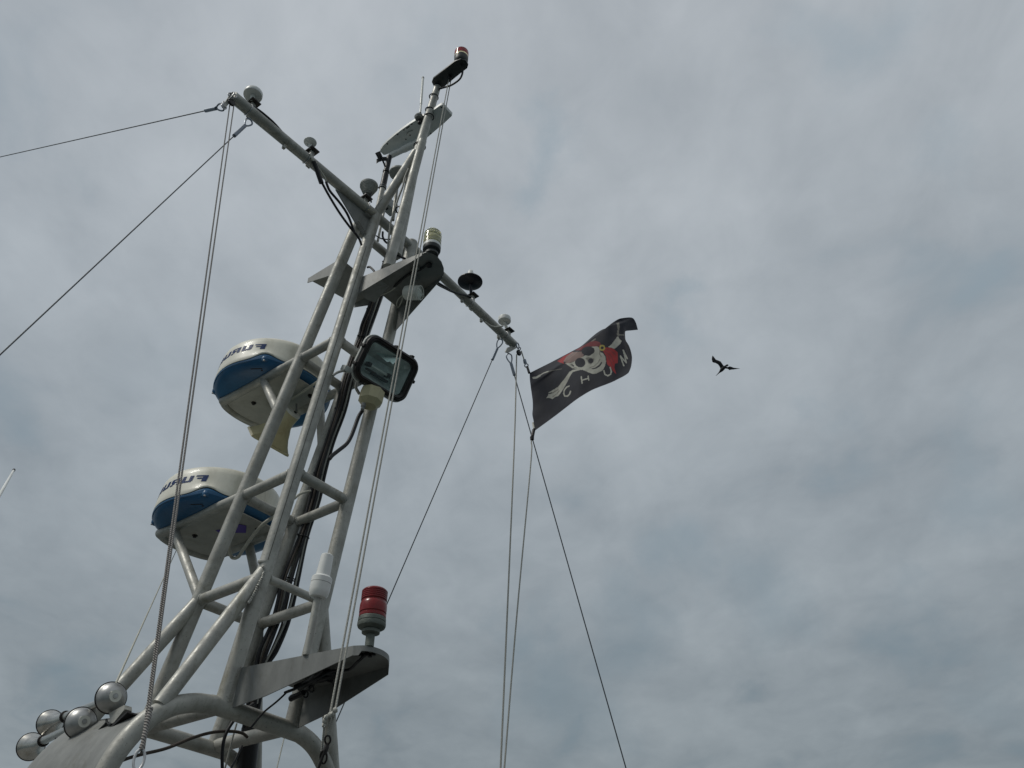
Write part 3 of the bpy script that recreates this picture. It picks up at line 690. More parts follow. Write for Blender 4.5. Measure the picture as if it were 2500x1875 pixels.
# ================================================================== LAMPS
def beacon(name, label, base, parts, cat='lamp', axis=up):
    t = thing(name, label, cat, base)
    for nm, mt, prof in parts:
        bm = NB(); lathe(bm, base, axis, prof, 48); obj(nm, bm, mt, t, sharp=28)
    return t
def ribs(r, h0, h1, n, d):
    o = []
    for i in range(n):
        a, b = h0+(h1-h0)*i/n, h0+(h1-h0)*(i+1)/n
        o += [(r-d, a+(b-a)*.04), (r, a+(b-a)*.2), (r, a+(b-a)*.8), (r-d, a+(b-a)*.96)]
    return o
rb = at_z(901.5, 1579, zs)
rbt = beacon('strobe_light', 'large red strobe light on a short post at the end of the low bracket', rb,
       [('post', 'corroded', [(.0165, 0), (.0165, .05), (0, .05)]),
        ('base', 'corroded', [(.0, .045), (.024, .046), (.033, .050), (.034, .060), (.030, .062), (.040, .066), (.050, .072), (.0525, .078), (.0525, .088), (.0495, .089), (.0495, .091), (.0515, .092), (.0515, .104), (.049, .108), (0, .108)]),
        ('lens', 'red', [(0, .107), (.049, .107), (.0505, .109), (.0505, .119), (.0478, .121), (.0478, .123), (.0505, .126), (.0510, .140), (.0505, .156), (.0480, .166), (.0460, .169), (.0460, .172), (.0485, .175)]+ribs(.0487, .175, .212, 5, .0022)+[(.046, .214), (.040, .219), (.028, .2225), (0, .2235)])])
bm = NB()
for k in range(5): lathe(bm, at_z(*z6(1780+45*k, 185+(20 if k%2 else 0)), zs-.01), up, [(0, -.010), (.008, -.008), (.008, .004), (0, .005)], 8)
obj('fixing_nuts', bm, 'black', rbt)
cb = at_z(*zB(1885, 440), zu)
cbt = beacon('strobe_light', 'clear strobe light with dark collar on the upper bracket tip', cb,
       [('base', 'darkbase', [(0, 0), (.036, 0), (.036, .012), (.030, .016), (.030, .024), (.044, .030), (.046, .036), (.046, .052), (0, .053)]),
        ('collar', 'white', [(.045, .052), (.0465, .053), (.0465, .070), (.045, .071), (0, .071)]),
        ('lens', 'clear', [(0, .0715), (.0455, .0715)]+ribs(.0465, .074, .152, 3, .003)+[(.0445, .155), (.038, .166), (.024, .173), (0, .175)]),
        ('reflector', 'lampcore', [(0, .073), (.034, .073), (.034, .080), (.024, .094), (.036, .108), (.036, .116), (.024, .130), (.032, .146), (.02, .158), (0, .160)])])
tb = at_z(*zT(1808, 545), th+.012)
beacon('strobe_light', 'small red strobe light crowning the topmast', tb,
       [('base', 'darkbase', [(0, 0), (.036, 0), (.040, .006), (.042, .022), (.043, .052), (0, .053)]),
        ('collar', 'gold', [(.041, .053), (.043, .053), (.043, .064), (0, .065)]),
        ('lens', 'redtop', [(0, .064), (.0425, .064)]+ribs(.0435, .066, .108, 3, .002)+[(.041, .110), (.034, .116), (.02, .119), (0, .120)]),
        ('cap', 'darkbase', [(.040, .1095), (.0425, .110), (.036, .1165), (.02, .120), (0, .1205)])])
# white pole antenna beside the aft leg
wb = at_z(748, 1600, zs); wtop = at_pl(*z7(1490, 760), wb, ab); wax = (wtop-wb).normalized()
wt = thing('pole_antenna', 'white two-step canister antenna on a slim pole near the low bracket', 'antenna', wb)
pipe('pole', wb, wtop+wax*.01, .0145, 'alu', wt, 18)
wup = (at_pl(*z7(1640, 110), wb, ab)-wtop).normalized()
bm = NB(); lathe(bm, wtop, wup, [(0, 0), (.018, .0), (.031, .003), (.0375, .014), (.0395, .030), (.0395, .058), (0, .059)], 36); obj('base_cup', bm, 'white', wt)
bm = NB(); lathe(bm, wtop, wup, [(0, .0595), (.0400, .0595), (.0400, .080), (.034, .086), (.0285, .088), (.0275, .100), (.0245, .168), (.0235, .174), (.018, .178), (0, .179)], 36); obj('radome', bm, 'white', wt, sharp=30)
bm = NB(); lathe(bm, wtop, wup, [(.0392, .0578), (.0396, .0605), (.039, .0605)], 36); obj('joint_ring', bm, 'seam', wt)
# small deck lamp under the upper bracket
dl = at_z(*zB(1560, 1070), zu-.115)
dt = thing('deck_lamp', 'small white drum-shaped lamp hanging beneath the upper bracket', 'lamp', dl+up*.11)
da = (aft*.86-up*.25+ab*.3).normalized()
bm = NB(); lathe(bm, dl-da*.045, da, [(0, 0), (.026, .002), (.036, .010), (.0385, .022), (.0385, .082), (.036, .085), (0, .085)], 32); dbody = obj('body', bm, 'creamdisc', dt)
bm = NB(); lathe(bm, dl+da*.0395, da, [(0, 0), (.033, .0), (.030, .006), (.018, .011), (0, .013)], 28); obj('lens', bm, 'glass', dt)
bm = NB(); lathe(bm, dl+da*.028, da, [(0, 0), (.032, .0), (.032, .0118), (.028, .0118), (.02, .004), (0, .003)], 28); obj('reflector', bm, 'darkbase', dt)
bm = NB(); x_, y_, _ = basis(da)
lathe(bm, dl-da*.044+x_*.006-up*.012, -da, [(.006, 0), (.006, .005), (0, .006)], 10); obj('screw', bm, 'black', dbody)
bm = NB(); tube(bm, [dl+da*.05+x_*.03, dl+da*.062+x_*.02-up*.01, dl+da*.062-x_*.02-up*.01, dl+da*.05-x_*.03], .003, 8); ringtorus(bm, dl+da*.048, da, .036, .003); obj('guard', bm, 'creamdisc', dt)
bm = NB(); tube(bm, [dl+up*.035, dl+up*.108], .011, 14); box(bm, dl+up*.106, V((.025, 0, 0)), V((0, .02, 0)), V((0, 0, .004)), .001); obj('stem', bm, 'plate', dt)

# ================================================================== YARDARM INSTRUMENTS
def armpt(p):                                      # point of the yardarm under p
    t = (p-ARM_L).dot(ab); l1 = (NODE_L-ARM_L).dot(ab); l2 = (NODE_R-ARM_L).dot(ab)
    if t < l1: return lerp(ARM_L, NODE_L, t/l1)
    if t < l2: return lerp(NODE_L, NODE_R, (t-l1)/(l2-l1))
    return lerp(NODE_R, ARM_R, (t-l2)/((ARM_R-ARM_L).dot(ab)-l2))
def mushroom(name, label, cat, rim, prof, mt, brk, cap=None, grp=None, stem=.010):
    rc = on_arm(*rim); A = armpt(rc); A = A+up*.026
    bp = on_arm(*brk, -.012)
    t = thing(name, label, cat, A, grp)
    bm = NB(); box(bm, V((bp.x, bp.y, max(A.z+.02, bp.z))), ab*.027, fw*.030, up*.0035, .001); obj('bracket_plate', bm, 'frame', t)
    bz = max(A.z+.02, bp.z)
    bm = NB(); prism(bm, [V((bp.x, bp.y, 0))+ab*.021*sx+fw*.02+up*zz_ for sx, zz_ in ((-1, bz), (1, bz), (1, A.z-.035), (-.2, A.z-.035))], fw*.004)
    box(bm, V((bp.x, bp.y, (bz+A.z)/2-.005)), ab*.012, fw*.010, up*((bz-A.z)/2+.004), .002); obj('bracket', bm, 'alu', t)
    bm = NB(); ringtorus(bm, A-up*.026, ab, .030, .0035, 24); obj('clamp', bm, 'steel', t)
    bot = V((rc.x, rc.y, bz))
    bm = NB(); tube(bm, [lerp(bot, V((bp.x, bp.y, bz)), .5), rc+up*.002], stem, 14); obj('stem', bm, mt, t)
    bm = NB(); lathe(bm, rc, up, prof, 44); obj('dome', bm, mt, t, sharp=30)
    if cap: bm = NB(); lathe(bm, rc, up, cap[1], 24); obj('cap', bm, cap[0], t)
    return t
gps = 'mushroom antennas along the yardarm'
mushroom('mushroom_antenna', 'largest white mushroom antenna at the upper left end of the yardarm', 'antenna', zL(862, 400), [(0, 0), (.041, 0), (.0435, 0), (.0455, .0015), (.0465, .004), (.0460, .022), (.0445, .025), (.03, .027), (0, .0275)], 'white', zL(870, 540), grp=gps, stem=.013)
mushroom('mushroom_antenna', 'small saucer-shaped white antenna midway along the left yardarm', 'antenna', zL(1895, 1245), [(0, -.012), (.010, -.010), (.026, -.003), (.0335, .003), (.034, .006), (.031, .010), (.018, .013), (0, .014)], 'white', zL(1930, 1400), grp=gps)
mushroom('mushroom_antenna', 'small flat white mushroom antenna at the right yardarm tip above the flag', 'antenna', zR(1186, 1005), [(0, 0), (.0365, 0), (.0385, 0), (.0405, .0015), (.0415, .005), (.0405, .030), (.037, .035), (0, .038)], 'white', zR(1255, 1160), grp=gps)
mushroom('dish_antenna', 'black shallow dish antenna with pale knob on the right yardarm', 'antenna', zR(606, 345), [(0, -.016), (.02, -.014), (.05, -.006), (.072, .0), (.078, .004), (.078, .009), (.07, .014), (.03, .024), (0, .025)], 'dish', zR(650, 570), cap=('white', [(0, .02), (.021, .02), (.019, .085), (.015, .100), (.008, .106), (0, .107)]))
rbp = [(0, -.045), (.018, -.045), (.022, -.04)]
for i in range(7): rbp += [(.026+.0034*i, -.038+.0085*i), (.030+.0034*i, -.035+.0085*i), (.029+.0034*i, -.032+.0085*i)]
rbp += [(.0505, .022), (.051, .030), (.046, .036), (0, .038)]
mushroom('ribbed_antenna', 'grey ribbed cup antenna beside the yardarm and mast joint', 'antenna', zA(690, 425), rbp, 'ribgrey', zA(640, 590))
# ================================================================== MASTHEAD INSTRUMENTS
PB = lerp(leg('L', Z4), leg('F', Z4), .42); PT = at_pl(*zG(965, 900), PB, ab)
vt = thing('antenna_post', 'slim post with black collar carrying the long white panel antenna', 'post', PB)
pax = (PT-PB).normalized(); pl_ = (PT-PB).length
pipe('pole', PB, PB+pax*(pl_*.62), .0165, 'alu', vt, 18)
bm = NB(); lathe(bm, PB+pax*(pl_*.60), pax, [(.0195, 0), (.0195, pl_*.17), (.0165, pl_*.17), (.0165, pl_*.20), (.0205, pl_*.20), (.0205, pl_*.22), (.0165, pl_*.22), (.0165, pl_*.40), (0, pl_*.40)], 22); obj('collar', bm, 'black', vt)
bm = NB(); ringtorus(bm, PB+pax*(pl_*.61), pax, .0205, .003); ringtorus(bm, PB+pax*(pl_*.63), pax, .0205, .002); obj('hose_clamp', bm, 'steel', vt)
zp = PT.z+.11
pa = thing('panel_antenna', 'long white wing-shaped panel antenna behind the topmast', 'antenna', V((PT.x, PT.y, zp)))
outl = [(800, 812), (796, 790), (850, 710), (930, 625), (1040, 530), (1180, 420), (1330, 315), (1500, 208), (1640, 130), (1780, 48), (1880, -20), (1920, -30), (2086, 150), (2086, 172), (1960, 290), (1800, 425), (1650, 555), (1480, 630), (1290, 712), (1080, 795), (900, 868), (860, 872)]
pp_ = [at_z(*zG(*p), zp) for p in outl]
cen = sum(pp_, V((0, 0, 0)))/len(pp_)
bm = NB()
lo = [bm.verts.new(p) for p in pp_]; md = [bm.verts.new(p+up*.020+(p-cen)*.012) for p in pp_]; tp_ = [bm.verts.new(lerp(p, cen, .12)+up*.034) for p in pp_]
n = len(pp_)
for A, B in ((lo, md), (md, tp_)):
    for i in range(n): bm.faces.new((A[i], A[(i+1) % n], B[(i+1) % n], B[i]))
for ring in (lo, tp_):
    for tri in tessellate_polygon([[v.co for v in ring]]): bm.faces.new([ring[i] for i in tri])
obj('panel', bm, 'white', pa, sharp=25)
for p in ((925, 670), (1112, 500), (1225, 418), (1365, 315), (1335, 515), (1260, 590), (1710, 485), (1920, 300), (1900, 15)):
    bm = NB(); lathe(bm, at_z(*zG(*p), zp)-up*.0005, -up, [(.0045, 0), (.0045, .002), (0, .0025)], 10); obj('screw', bm, 'black', pa)
bm = NB(); prism(bm, [at_z(*zG(*p), zp)-up*.001 for p in ((1262, 385), (1320, 345), (1332, 362), (1275, 402))], -up*.001); obj('label_plate', bm, 'seam', pa)
a_, b_ = at_z(*zG(985, 885), zp-.045), at_z(*zG(1500, 640), zp-.045)
bm = NB(); tube(bm, [a_, lerp(a_, b_, .5)], .0195, 18); obj('boom', bm, 'white', pa)
bm = NB(); tube(bm, [lerp(a_, b_, .46), b_], .0225, 18); obj('boom_sleeve', bm, 'white', pa)
bm = NB(); tube(bm, smooth_path([at_z(*zG(1270, 500), zp-.004), at_z(*zG(1310, 455), zp-.010), at_z(*zG(1385, 432), zp-.004)], 5), .0025, 8); obj('lead', bm, 'greycable', pa)
# wind vane
va = thing('wind_vane', 'small black wind vane hanging off the panel antenna post', 'wind vane', PT)
vp = lambda x, y, o=0: at_pl(*zG(x, y), PT-fw*o, fw)
bm = NB(); tube(bm, [vp(890, 1085), vp(850, 985), vp(800, 880)], .0055, 10); obj('arm', bm, 'black', va)
for poly in (((718, 832), (795, 800), (868, 960), (800, 990)), ((850, 905), (918, 905), (912, 972), (842, 975)), ((742, 940), (800, 925), (825, 965), (740, 1022))):
    bm = NB(); prism(bm, [vp(*p) for p in poly], fw*.006); obj('vane', bm, 'black', va)
# round plate and grey box behind the prop
dp = at_z(*zG(1130, 1210), Z4+.42)
rp_ = thing('round_plate_antenna', 'grey round plate antenna half hidden behind the sloping prop', 'antenna', dp)
bm = NB(); lathe(bm, dp, up, [(0, -.006), (.052, -.006), (.056, -.002), (.056, .010), (.05, .016), (0, .018)], 36); obj('disc', bm, 'ribgrey', rp_)
bm = NB(); tube(bm, [dp-up*.006, V((dp.x, dp.y, Z4+.02))], .010, 12); obj('stem', bm, 'alu', rp_)
gb = on_arm(*zA(1035, 715), -.14)
gt = thing('grey_box', 'grey rectangular electrical box between the prop and topmast', 'box', gb)
bm = NB(); box(bm, gb, ab*.046+aft*.0, fw*.030, up*.034, .004); obj('case', bm, 'graybox', gt)
bm = NB(); lathe(bm, gb-up*.034-ab*.018, -up, [(.010, 0), (.010, .006), (0, .007)], 12); obj('socket', bm, 'black', gt)
bm = NB(); tube(bm, [gb-ab*.03-up*.03, V((gb.x, gb.y, Z4+.02))-ab*.05], .007, 10); obj('stem', bm, 'alu', gt)
# short clear whip on the topmast
w0, w1 = on_mid(*zT(1078, 1440), -.03), on_mid(*zT(1126, 815), -.03)
wh = thing('whip_antenna', 'short translucent whip antenna clamped left of the topmast', 'antenna', w0)
bm = NB(); tube(bm, [w0, lerp(w0, w1, .24), lerp(w0, w1, .245), lerp(w0, w1, .985), w1], [.0062, .006, .0078, .0074, .006], 14); obj('rod', bm, 'tube_glow', wh)
bm = NB(); lathe(bm, w1-(w1-w0).normalized()*.006, w1-w0, [(.0082, 0), (.0082, .012), (0, .014)], 14); obj('cap', bm, 'greycable', wh)
bm = NB(); mb = on_mid(*zG(1495, 190), -.02); lathe(bm, mb-up*.02, up, [(0, 0), (.022, .003), (.028, .018), (.022, .034), (0, .038)], 20); obj('mount', bm, 'plate', wh)
bm = NB(); tube(bm, [mb-up*.05-ab*-.01, mb+up*.035+ab*.01], .012, 12); box(bm, mb+ab*.022, ab*.02, fw*.012, up*.016, .003); obj('clamp', bm, 'black', wh)

# ================================================================== AIR HORNS ON THE WING PLATE
H2 = at_z(*zH(1222, 868), .935)
hpt = lambda x, y: at_pl(*zH(x, y), H2, ab)
def airhorn(label, hous, bell, Rh, Rb):
    a = hpt(*hous); b = at_d(*zH(*bell), dep(a)+.50); d = (b-a).normalized(); ln = (b-a).length
    t = thing('air_horn', label, 'horn', a, 'chrome air horns on the wing plate')
    bm = NB(); lathe(bm, a, -d, [(0, -.045), (Rh*.55, -.04), (Rh*.9, -.012), (Rh*1.02, -.006), (Rh*1.02, .002), (Rh*.985, .004), (Rh*.93, .016), (Rh*.8, .029), (Rh*.6, .039), (Rh*.38, .044), (.020, .0455), (.020, .0475), (.009, .048), (.009, .052), (0, .052)], 48); hs = obj('diaphragm_housing', bm, 'satin', t, sharp=30)
    bm = NB(); ringtorus(bm, a-d*.0, d, Rh*1.01, .0032, 44); obj('rim', bm, 'frame', hs)
    bm = NB(); lathe(bm, a-d*.0475, -d, [(.021, 0), (.021, .001), (0, .001)], 30); lb = obj('badge', bm, 'creamdisc', hs)
    bm = NB(); lathe(bm, a-d*.0485, -d, [(.0075, 0), (.0075, .004), (0, .0045)], 4); obj('adjusting_nut', bm, 'steel', hs)
    L2 = ln-.03; prof = []
    for i in range(25):
        q = i/24; prof.append((.0125+.006*q+(Rb-.0185)*(q**13), L2*q))
    bm = NB(); lathe(bm, a+d*.03, d, [(0, 0)]+prof+[(Rb*1.02, L2+.002), (Rb*1.0, L2+.006), (Rb*.92, L2+.002)]+[(r_*.9, h_) for r_, h_ in prof[::-1][1:16]]+[(0, prof[9][1])], 48); obj('trumpet', bm, 'chrome', t, sharp=50)
    bm = NB(); ringtorus(bm, a+d*(.03+L2+.003), d, Rb*1.01, .0028, 44); obj('bell_rim', bm, 'frame', t)
    bm = NB(); q = a+d*(ln*.72); ringtorus(bm, q, d, .0195, .005, 20); obj('clamp', bm, 'frame', t)
    return a, b, d, t
a1, b1, d1, h1 = airhorn('upper chrome air horn, its domed end facing the camera', (1735, 440), (712, 868), .054, .0525)
a2, b2, d2, h2 = airhorn('lower chrome air horn, the nearer to the left picture edge', (1222, 868), (386, 1262), .055, .0545)
hb = thing('horn_bracket', 'dark angled bracket holding the air horns on the wing plate', 'bracket', a2-up*.08)
bm = NB(); prism(bm, [hpt(*p) for p in ((1440, 1185), (2000, 660), (2010, 690), (1450, 1215))], ab*.05); obj('base_plate', bm, 'frame', hb)
bm = NB(); prism(bm, [hpt(*p) for p in ((1300, 1130), (1420, 960), (1520, 900), (1640, 850), (1560, 1000), (1440, 1150))], ab*.02); obj('cradle', bm, 'alu', hb)
bm = NB(); prism(bm, [hpt(*p) for p in ((1700, 700), (1960, 560), (1965, 630), (1780, 860), (1730, 880))], ab*.03); obj('cradle', bm, 'alu', hb)
bm = NB(); tube(bm, smooth_path([hpt(*p) for p in ((1660, 800), (1650, 870), (1560, 960), (1470, 1060), (1440, 1140))], 5), .004, 8); tube(bm, smooth_path([hpt(*p) for p in ((1655, 810), (1690, 880), (1740, 890))], 4), .004, 8); obj('wiring', bm, 'black', hb)
bm = NB(); prism(bm, [hpt(*p) for p in ((880, 1110), (1000, 1040), (1080, 1130), (1000, 1180))], ab*.02); obj('cradle', bm, 'alu', hb)
bm = NB(); tube(bm, [hpt(800, 1120), hpt(920, 1150), hpt(1050, 1165), hpt(1090, 1130)], .004, 8); obj('wiring', bm, 'black', hb)
print('horn', (a1-b1).length, (a2-b2).length, 'loudhailer', Ltot, 'post', pl_, PB, PT)
# ================================================================== CABLES
def run(px, plane_pt, nrm, r, mt, parent, name='cable', jit=0, n=6, offs=None, seg=10, rr=None):
    P = [at_pl(u, v, plane_pt, nrm) for u, v in px]
    if offs: P = [p+o for p, o in zip(P, offs)]
    bm = NB(); pts = smooth_path(P, n); tube(bm, pts, r, seg); return obj(name, bm, mt, parent)
FPL = leg('F', Z1)+aft*.065; nF = ab.cross(leg('F', Z4)-leg('F', Z1)).normalized()
bund = [(956, 618), (945, 647), (922, 716), (907, 762), (893, 799), (885, 827), (866, 880), (847, 937), (830, 1004), (804, 1081), (780, 1161), (768, 1222), (741, 1311), (709, 1414), (697, 1466), (681, 1524), (654, 1588), (638, 1630), (619, 1721), (609, 1778), (603, 1826), (597, 1880), (591, 1930)]
bp_ = [at_pl(u, v, FPL, nF) for u, v in bund]
cbd = thing('cable_bundle', 'thick bundle of black and grey cables strapped down the rear mast leg', 'cables', bp_[-1])
cols = ['rubber', 'rubber', 'rubber', 'greycable', 'rubber', 'browncable', 'rubber', 'palecable', 'rubber', 'greycable', 'rubber', 'browncable']
for k, cm in enumerate(cols):
    ph = 2*math.pi*k/len(cols); P = []
    for i, p in enumerate(bp_):
        loose = 1.9 if 13 <= i <= 16 else (.95 if i in (5, 9, 12) else 1.2)
        rad_ = (.0125 if k % 2 and k not in (3, 5) else .021)*loose
        a_ = ph+.14*math.sin(i*.9+k*1.7)
        P.append(p+ab*(rad_*math.cos(a_)*1.05)+aft*(rad_*math.sin(a_)))
    if k in (3, 7, 9): P = P[:-4]
    bm = NB(); tube(bm, smooth_path(P, 5), (.0072, .0058, .0085, .005)[k % 4], 10); obj('cable', bm, cm, cbd)
for i in (1, 3, 5, 8, 10, 12, 13, 17):
    p = bp_[i]; d = bp_[i+1]-bp_[i-1]; bm = NB(); ringtorus(bm, p, d, .0265, .0032, 24)
    x_, y_, _ = basis(d); box(bm, p-ab*.030, ab*.008, d.normalized()*.003, aft*.003); obj('cable_tie', bm, 'black', cbd)
bm = NB(); tube(bm, smooth_path([p+aft*.012 for p in bp_[19:]], 4), .041, 20); obj('loom_sleeve', bm, 'black', cbd)
def cable(label, px, plane_pt, nrm, r, mt, grp=None, extra=None):
    P = [at_pl(u, v, plane_pt, nrm) for u, v in px]
    if extra: P = extra(P)
    bm = NB(); tube(bm, smooth_path(P, 7), r, 10); o = obj('cable', bm, mt, None, loc=P[0]); return tag(o, label, 'cable', grp)
cable('black lead sagging from the junction box to the cable bundle', [zD(1000, 1470), zE(2180, 260), zE(2110, 450), zE(2050, 600), zE(1975, 720), zE(1840, 830), zE(1740, 910), zE(1690, 970)], leg('R', Z2)+aft*.05, nA, .0095, 'rubber')
cable('pale lead looping out under the lower radar', [zF(2150, 1035), zF(2000, 1075), zF(1900, 1120), zF(1780, 1240), zF(1650, 1420), zF(1560, 1560), zF(1450, 1600), zF(1395, 1500), zF(1400, 1430)], lc-up*.03, up, .0085, 'palecable', None, lambda P: [p-up*.06*math.sin(math.pi*i/8) for i, p in enumerate(P)])
cable('pale lead running under the upper radar to the mast', [zC(1470, 1195), zC(1600, 1120), zC(1740, 1020), zC(1880, 930), zC(1980, 860)], uc-up*.03, up, .0075, 'palecable')
cable('pale lead curving from the cable bundle to the near leg', [zE(1100, 1640), zE(1180, 1570), zE(1280, 1530), zE(1370, 1510)], FPL, nF, .006, 'palecable')
cable('pale lead curving from the floodlight hinge to the near leg', [zD(500, 880), zD(570, 830), zD(660, 800), zD(730, 800)], leg('N', Z3)+aft*.06, nA, .0065, 'greycable')
cable('grey and black lead arching above the foot hoop', [(258, 1878), (300, 1856), (345, 1842), z5(900, 1640), z5(1300, 1480), z5(1600, 1400), z5(1850, 1385), z5(2030, 1410), (604, 1800)], leg('N', Z0)+fw*.12, nA, .0062, 'browncable')
cable('thick black lead bowing down beside the loom sleeve', [z6(420, 830), z6(250, 960), z6(140, 1080), z6(50, 1250), z6(15, 1450), z6(15, 1700)], leg('N', Z0)+fw*.1, nA, .0065, 'rubber')
cable('thin grey lead hanging straight below the foot hoop', [z6(200, 1085), z6(140, 1300), z6(40, 1700)], leg('N', Z0)+fw*.16, nA, .0035, 'greycable')
cable('thin black lead slanting from the low bracket to the loom', [z6(870, 660), z6(720, 800), z6(540, 950), z6(385, 1140)], leg('N', Z0)+aft*.06, nA, .0038, 'rubber')
cable('black lead slanting under the loom sleeve', [z6(270, 1370), z6(200, 1520), z6(110, 1700)], leg('N', Z0)+fw*.05, nA, .0042, 'rubber')
wl = thing('bracket_wiring', 'tangle of black wiring tied beneath the low red strobe bracket', 'cables', at_z(*z6(1300, 470), zs-.02))
for j, path in enumerate([((1860, 200), (1760, 290), (1650, 390), (1520, 405), (1400, 420), (1250, 500), (1100, 570), (950, 640), (820, 690)), ((1500, 430), (1400, 440), (1300, 450), (1150, 560), (1000, 640)), ((1450, 460), (1330, 500), (1180, 560), (1050, 690), (900, 745)), ((1300, 380), (1200, 470), (1080, 560), (950, 620)), ((1420, 540), (1290, 520), (1160, 600), (1040, 700), (960, 730)), ((1420, 520), (1440, 580), (1455, 640))]):
    bm = NB(); tube(bm, smooth_path([at_z(*z6(*p), zs-.022-.012*(i % 2)-.03*max(0, i-3)*.5) for i, p in enumerate(path)], 6), (.0055, .008, .009, .010, .007, .003)[j], 10); obj('wire', bm, ('rubber', 'rubber', 'black', 'black', 'rubber', 'black')[j], wl)
bm = NB(); q0_, q1_ = at_z(*z6(890, 770), zs-.085), at_z(*z6(1060, 690), zs-.075); tube(bm, [q0_, q1_], .011, 12); obj('connector', bm, 'black', wl)
for p in ((1085, 710), (1160, 640)):
    bm = NB(); ringtorus(bm, at_z(*z6(*p), zs-.07), fw, .012, .003); obj('cable_tie', bm, 'black', wl)
bm = NB(); box(bm, at_z(*z6(1330, 480), zs-.018), aft*.05, ab*.025, up*.012, .004); obj('splice_box', bm, 'black', wl)
wl2 = thing('bracket_wiring', 'black lead clipped beneath the upper clear strobe bracket', 'cables', at_z(*zB(1450, 790), zu-.01))
for j, (path, r, mt_) in enumerate([(((1850, 560), (1700, 680), (1580, 720), (1450, 800), (1260, 970)), .006, 'black'), (((1280, 980), (1180, 1050), (1040, 1110), (960, 1150)), .0035, 'palecable'), (((1400, 1110), (1330, 1180), (1300, 1260), (1330, 1320), (1390, 1200), (1400, 1130)), .003, 'palecable')]):
    bm = NB(); tube(bm, smooth_path([at_z(*zB(*p), zu-.016-.05*(j > 0)) for p in path], 6), r, 8); obj('wire', bm, mt_, wl2)
bm = NB(); lathe(bm, at_z(*zB(1850, 590), zu-.008), -up, [(0, 0), (.016, 0), (.016, .012), (.008, .018), (0, .018)], 14); obj('gland', bm, 'black', wl2)
bm = NB(); box(bm, at_z(*zB(1620, 660), zu-.012), aft*.022, ab*.012, up*.008, .003); obj('splice_box', bm, 'plate', wl2)
zc = zw((500, 80, .31646))
armw = lambda px, off=.03: [on_arm(*p, off) for p in px]
def armcable(label, px, r, mt, off=.03):
    P = armw(px, off); bm = NB(); tube(bm, smooth_path(P, 7), r, 10); return tag(obj('cable', bm, mt, None, loc=P[0]), label, 'cable')
armcable('dark lead bowed above the left yardarm from the largest antenna', [zL(840, 575), zL(980, 660), zL(1130, 780), zL(1260, 900), zL(1400, 1060), zL(1530, 1200), zL(1640, 1310), zL(1740, 1390)], .0055, 'rubber', .02)
armcable('pale lead dropping from the saucer antenna', [zL(1890, 1440), zL(1920, 1520), zL(1965, 1590), zc(880, 1050), zc(920, 1110), zc(945, 1170)], .0045, 'palecable')
armcable('heavy black taped lead hanging below the left yardarm', [zc(840, 995), zc(865, 1060), zc(900, 1160)], .0125, 'rubber')
armcable('black lead swinging from the left yardarm to the mast, outer one', [zc(900, 1150), zc(960, 1260), zc(1040, 1390), zc(1120, 1500), zc(1185, 1580), zc(1210, 1640)], .0062, 'rubber')
armcable('black lead swinging from the left yardarm to the mast, inner one', [zc(935, 1150), zc(965, 1220), zc(1040, 1310), zc(1100, 1400), zc(1140, 1500), zc(1155, 1545)], .0066, 'rubber', .036)
armcable('black lead running along the right yardarm to the dish antenna', [zR(20, 320), zR(100, 370), zR(200, 430), zR(290, 490), zR(400, 530), zR(540, 560), zR(620, 595)], .007, 'rubber', .035)
armcable('second black lead tied under the right yardarm', [zR(10, 345), zR(90, 400), zR(190, 450), zR(280, 495)], .0045, 'rubber', .04)
armcable('pale lead looping to the right tip antenna', [zR(860, 1010), zR(930, 1060), zR(1010, 1090), zR(1100, 1085), zR(1160, 1080)], .005, 'palecable', .035)
for px, lab in (((1320, 1160), 'highest'), ((1252, 1400), 'second highest'), ((1240, 1512), 'third highest')):
    p = on_mid(*zT(*px)); bm = NB(); ringtorus(bm, p, T2-T1, .0275, .0036, 26); tag(obj('cable_tie', bm, 'black', None, loc=p), f'black cable tie, {lab} of those round the topmast', 'cable tie', 'cable ties round the topmast')
p = on_mid(*zG(1510, 715)); bm = NB(); ringtorus(bm, p, T2-T1, .034, .0038, 26); tag(obj('cable_tie', bm, 'black', None, loc=p), 'black cable tie where prop and topmast meet', 'cable tie', 'cable ties round the topmast')
p = on_mid(*zA(1250, 790), -.03); bm = NB(); ringtorus(bm, p, T2-T1, .034, .0038, 26); tag(obj('cable_tie', bm, 'black', None, loc=p), 'black cable tie low on the topmast above the yardarm', 'cable tie', 'cable ties round the topmast')
def freecable(label, P, r, mt): bm = NB(); tube(bm, smooth_path(P, 7), r, 10); return tag(obj('cable', bm, mt, None, loc=P[0]), label, 'cable')
freecable('dark lead curling from the top strobe back to the topmast', [at_z(*zT(1800, 560), th), at_z(*zT(1840, 690), th-.03)]+[on_mid(*zT(*p)) for p in ((1790, 830), (1640, 940), (1500, 985), (1420, 1010), (1410, 1030))], .006, 'rubber')
freecable('grey lead hanging between prop and topmast', [on_mid(*zG(*p), -.05) for p in ((1310, 1120), (1240, 1280), (1200, 1450), (1120, 1660))]+[on_mid(*zA(*p), -.05) for p in ((1090, 900), (1060, 1010), (1030, 1250), (1015, 1480))], .0055, 'greycable')
freecable('black looped lead inside the yardarm joint', [on_mid(*zA(*p), -.04) for p in ((930, 1150), (930, 1230), (970, 1310), (1030, 1340), (1080, 1290), (1120, 1270), (1100, 1350), (1090, 1480))], .006, 'rubber')
freecable('thin lead crossing inside the yardarm joint', [on_mid(*zA(*p), -.05) for p in ((820, 1215), (900, 1260), (1000, 1275), (1080, 1270))], .0035, 'rubber')
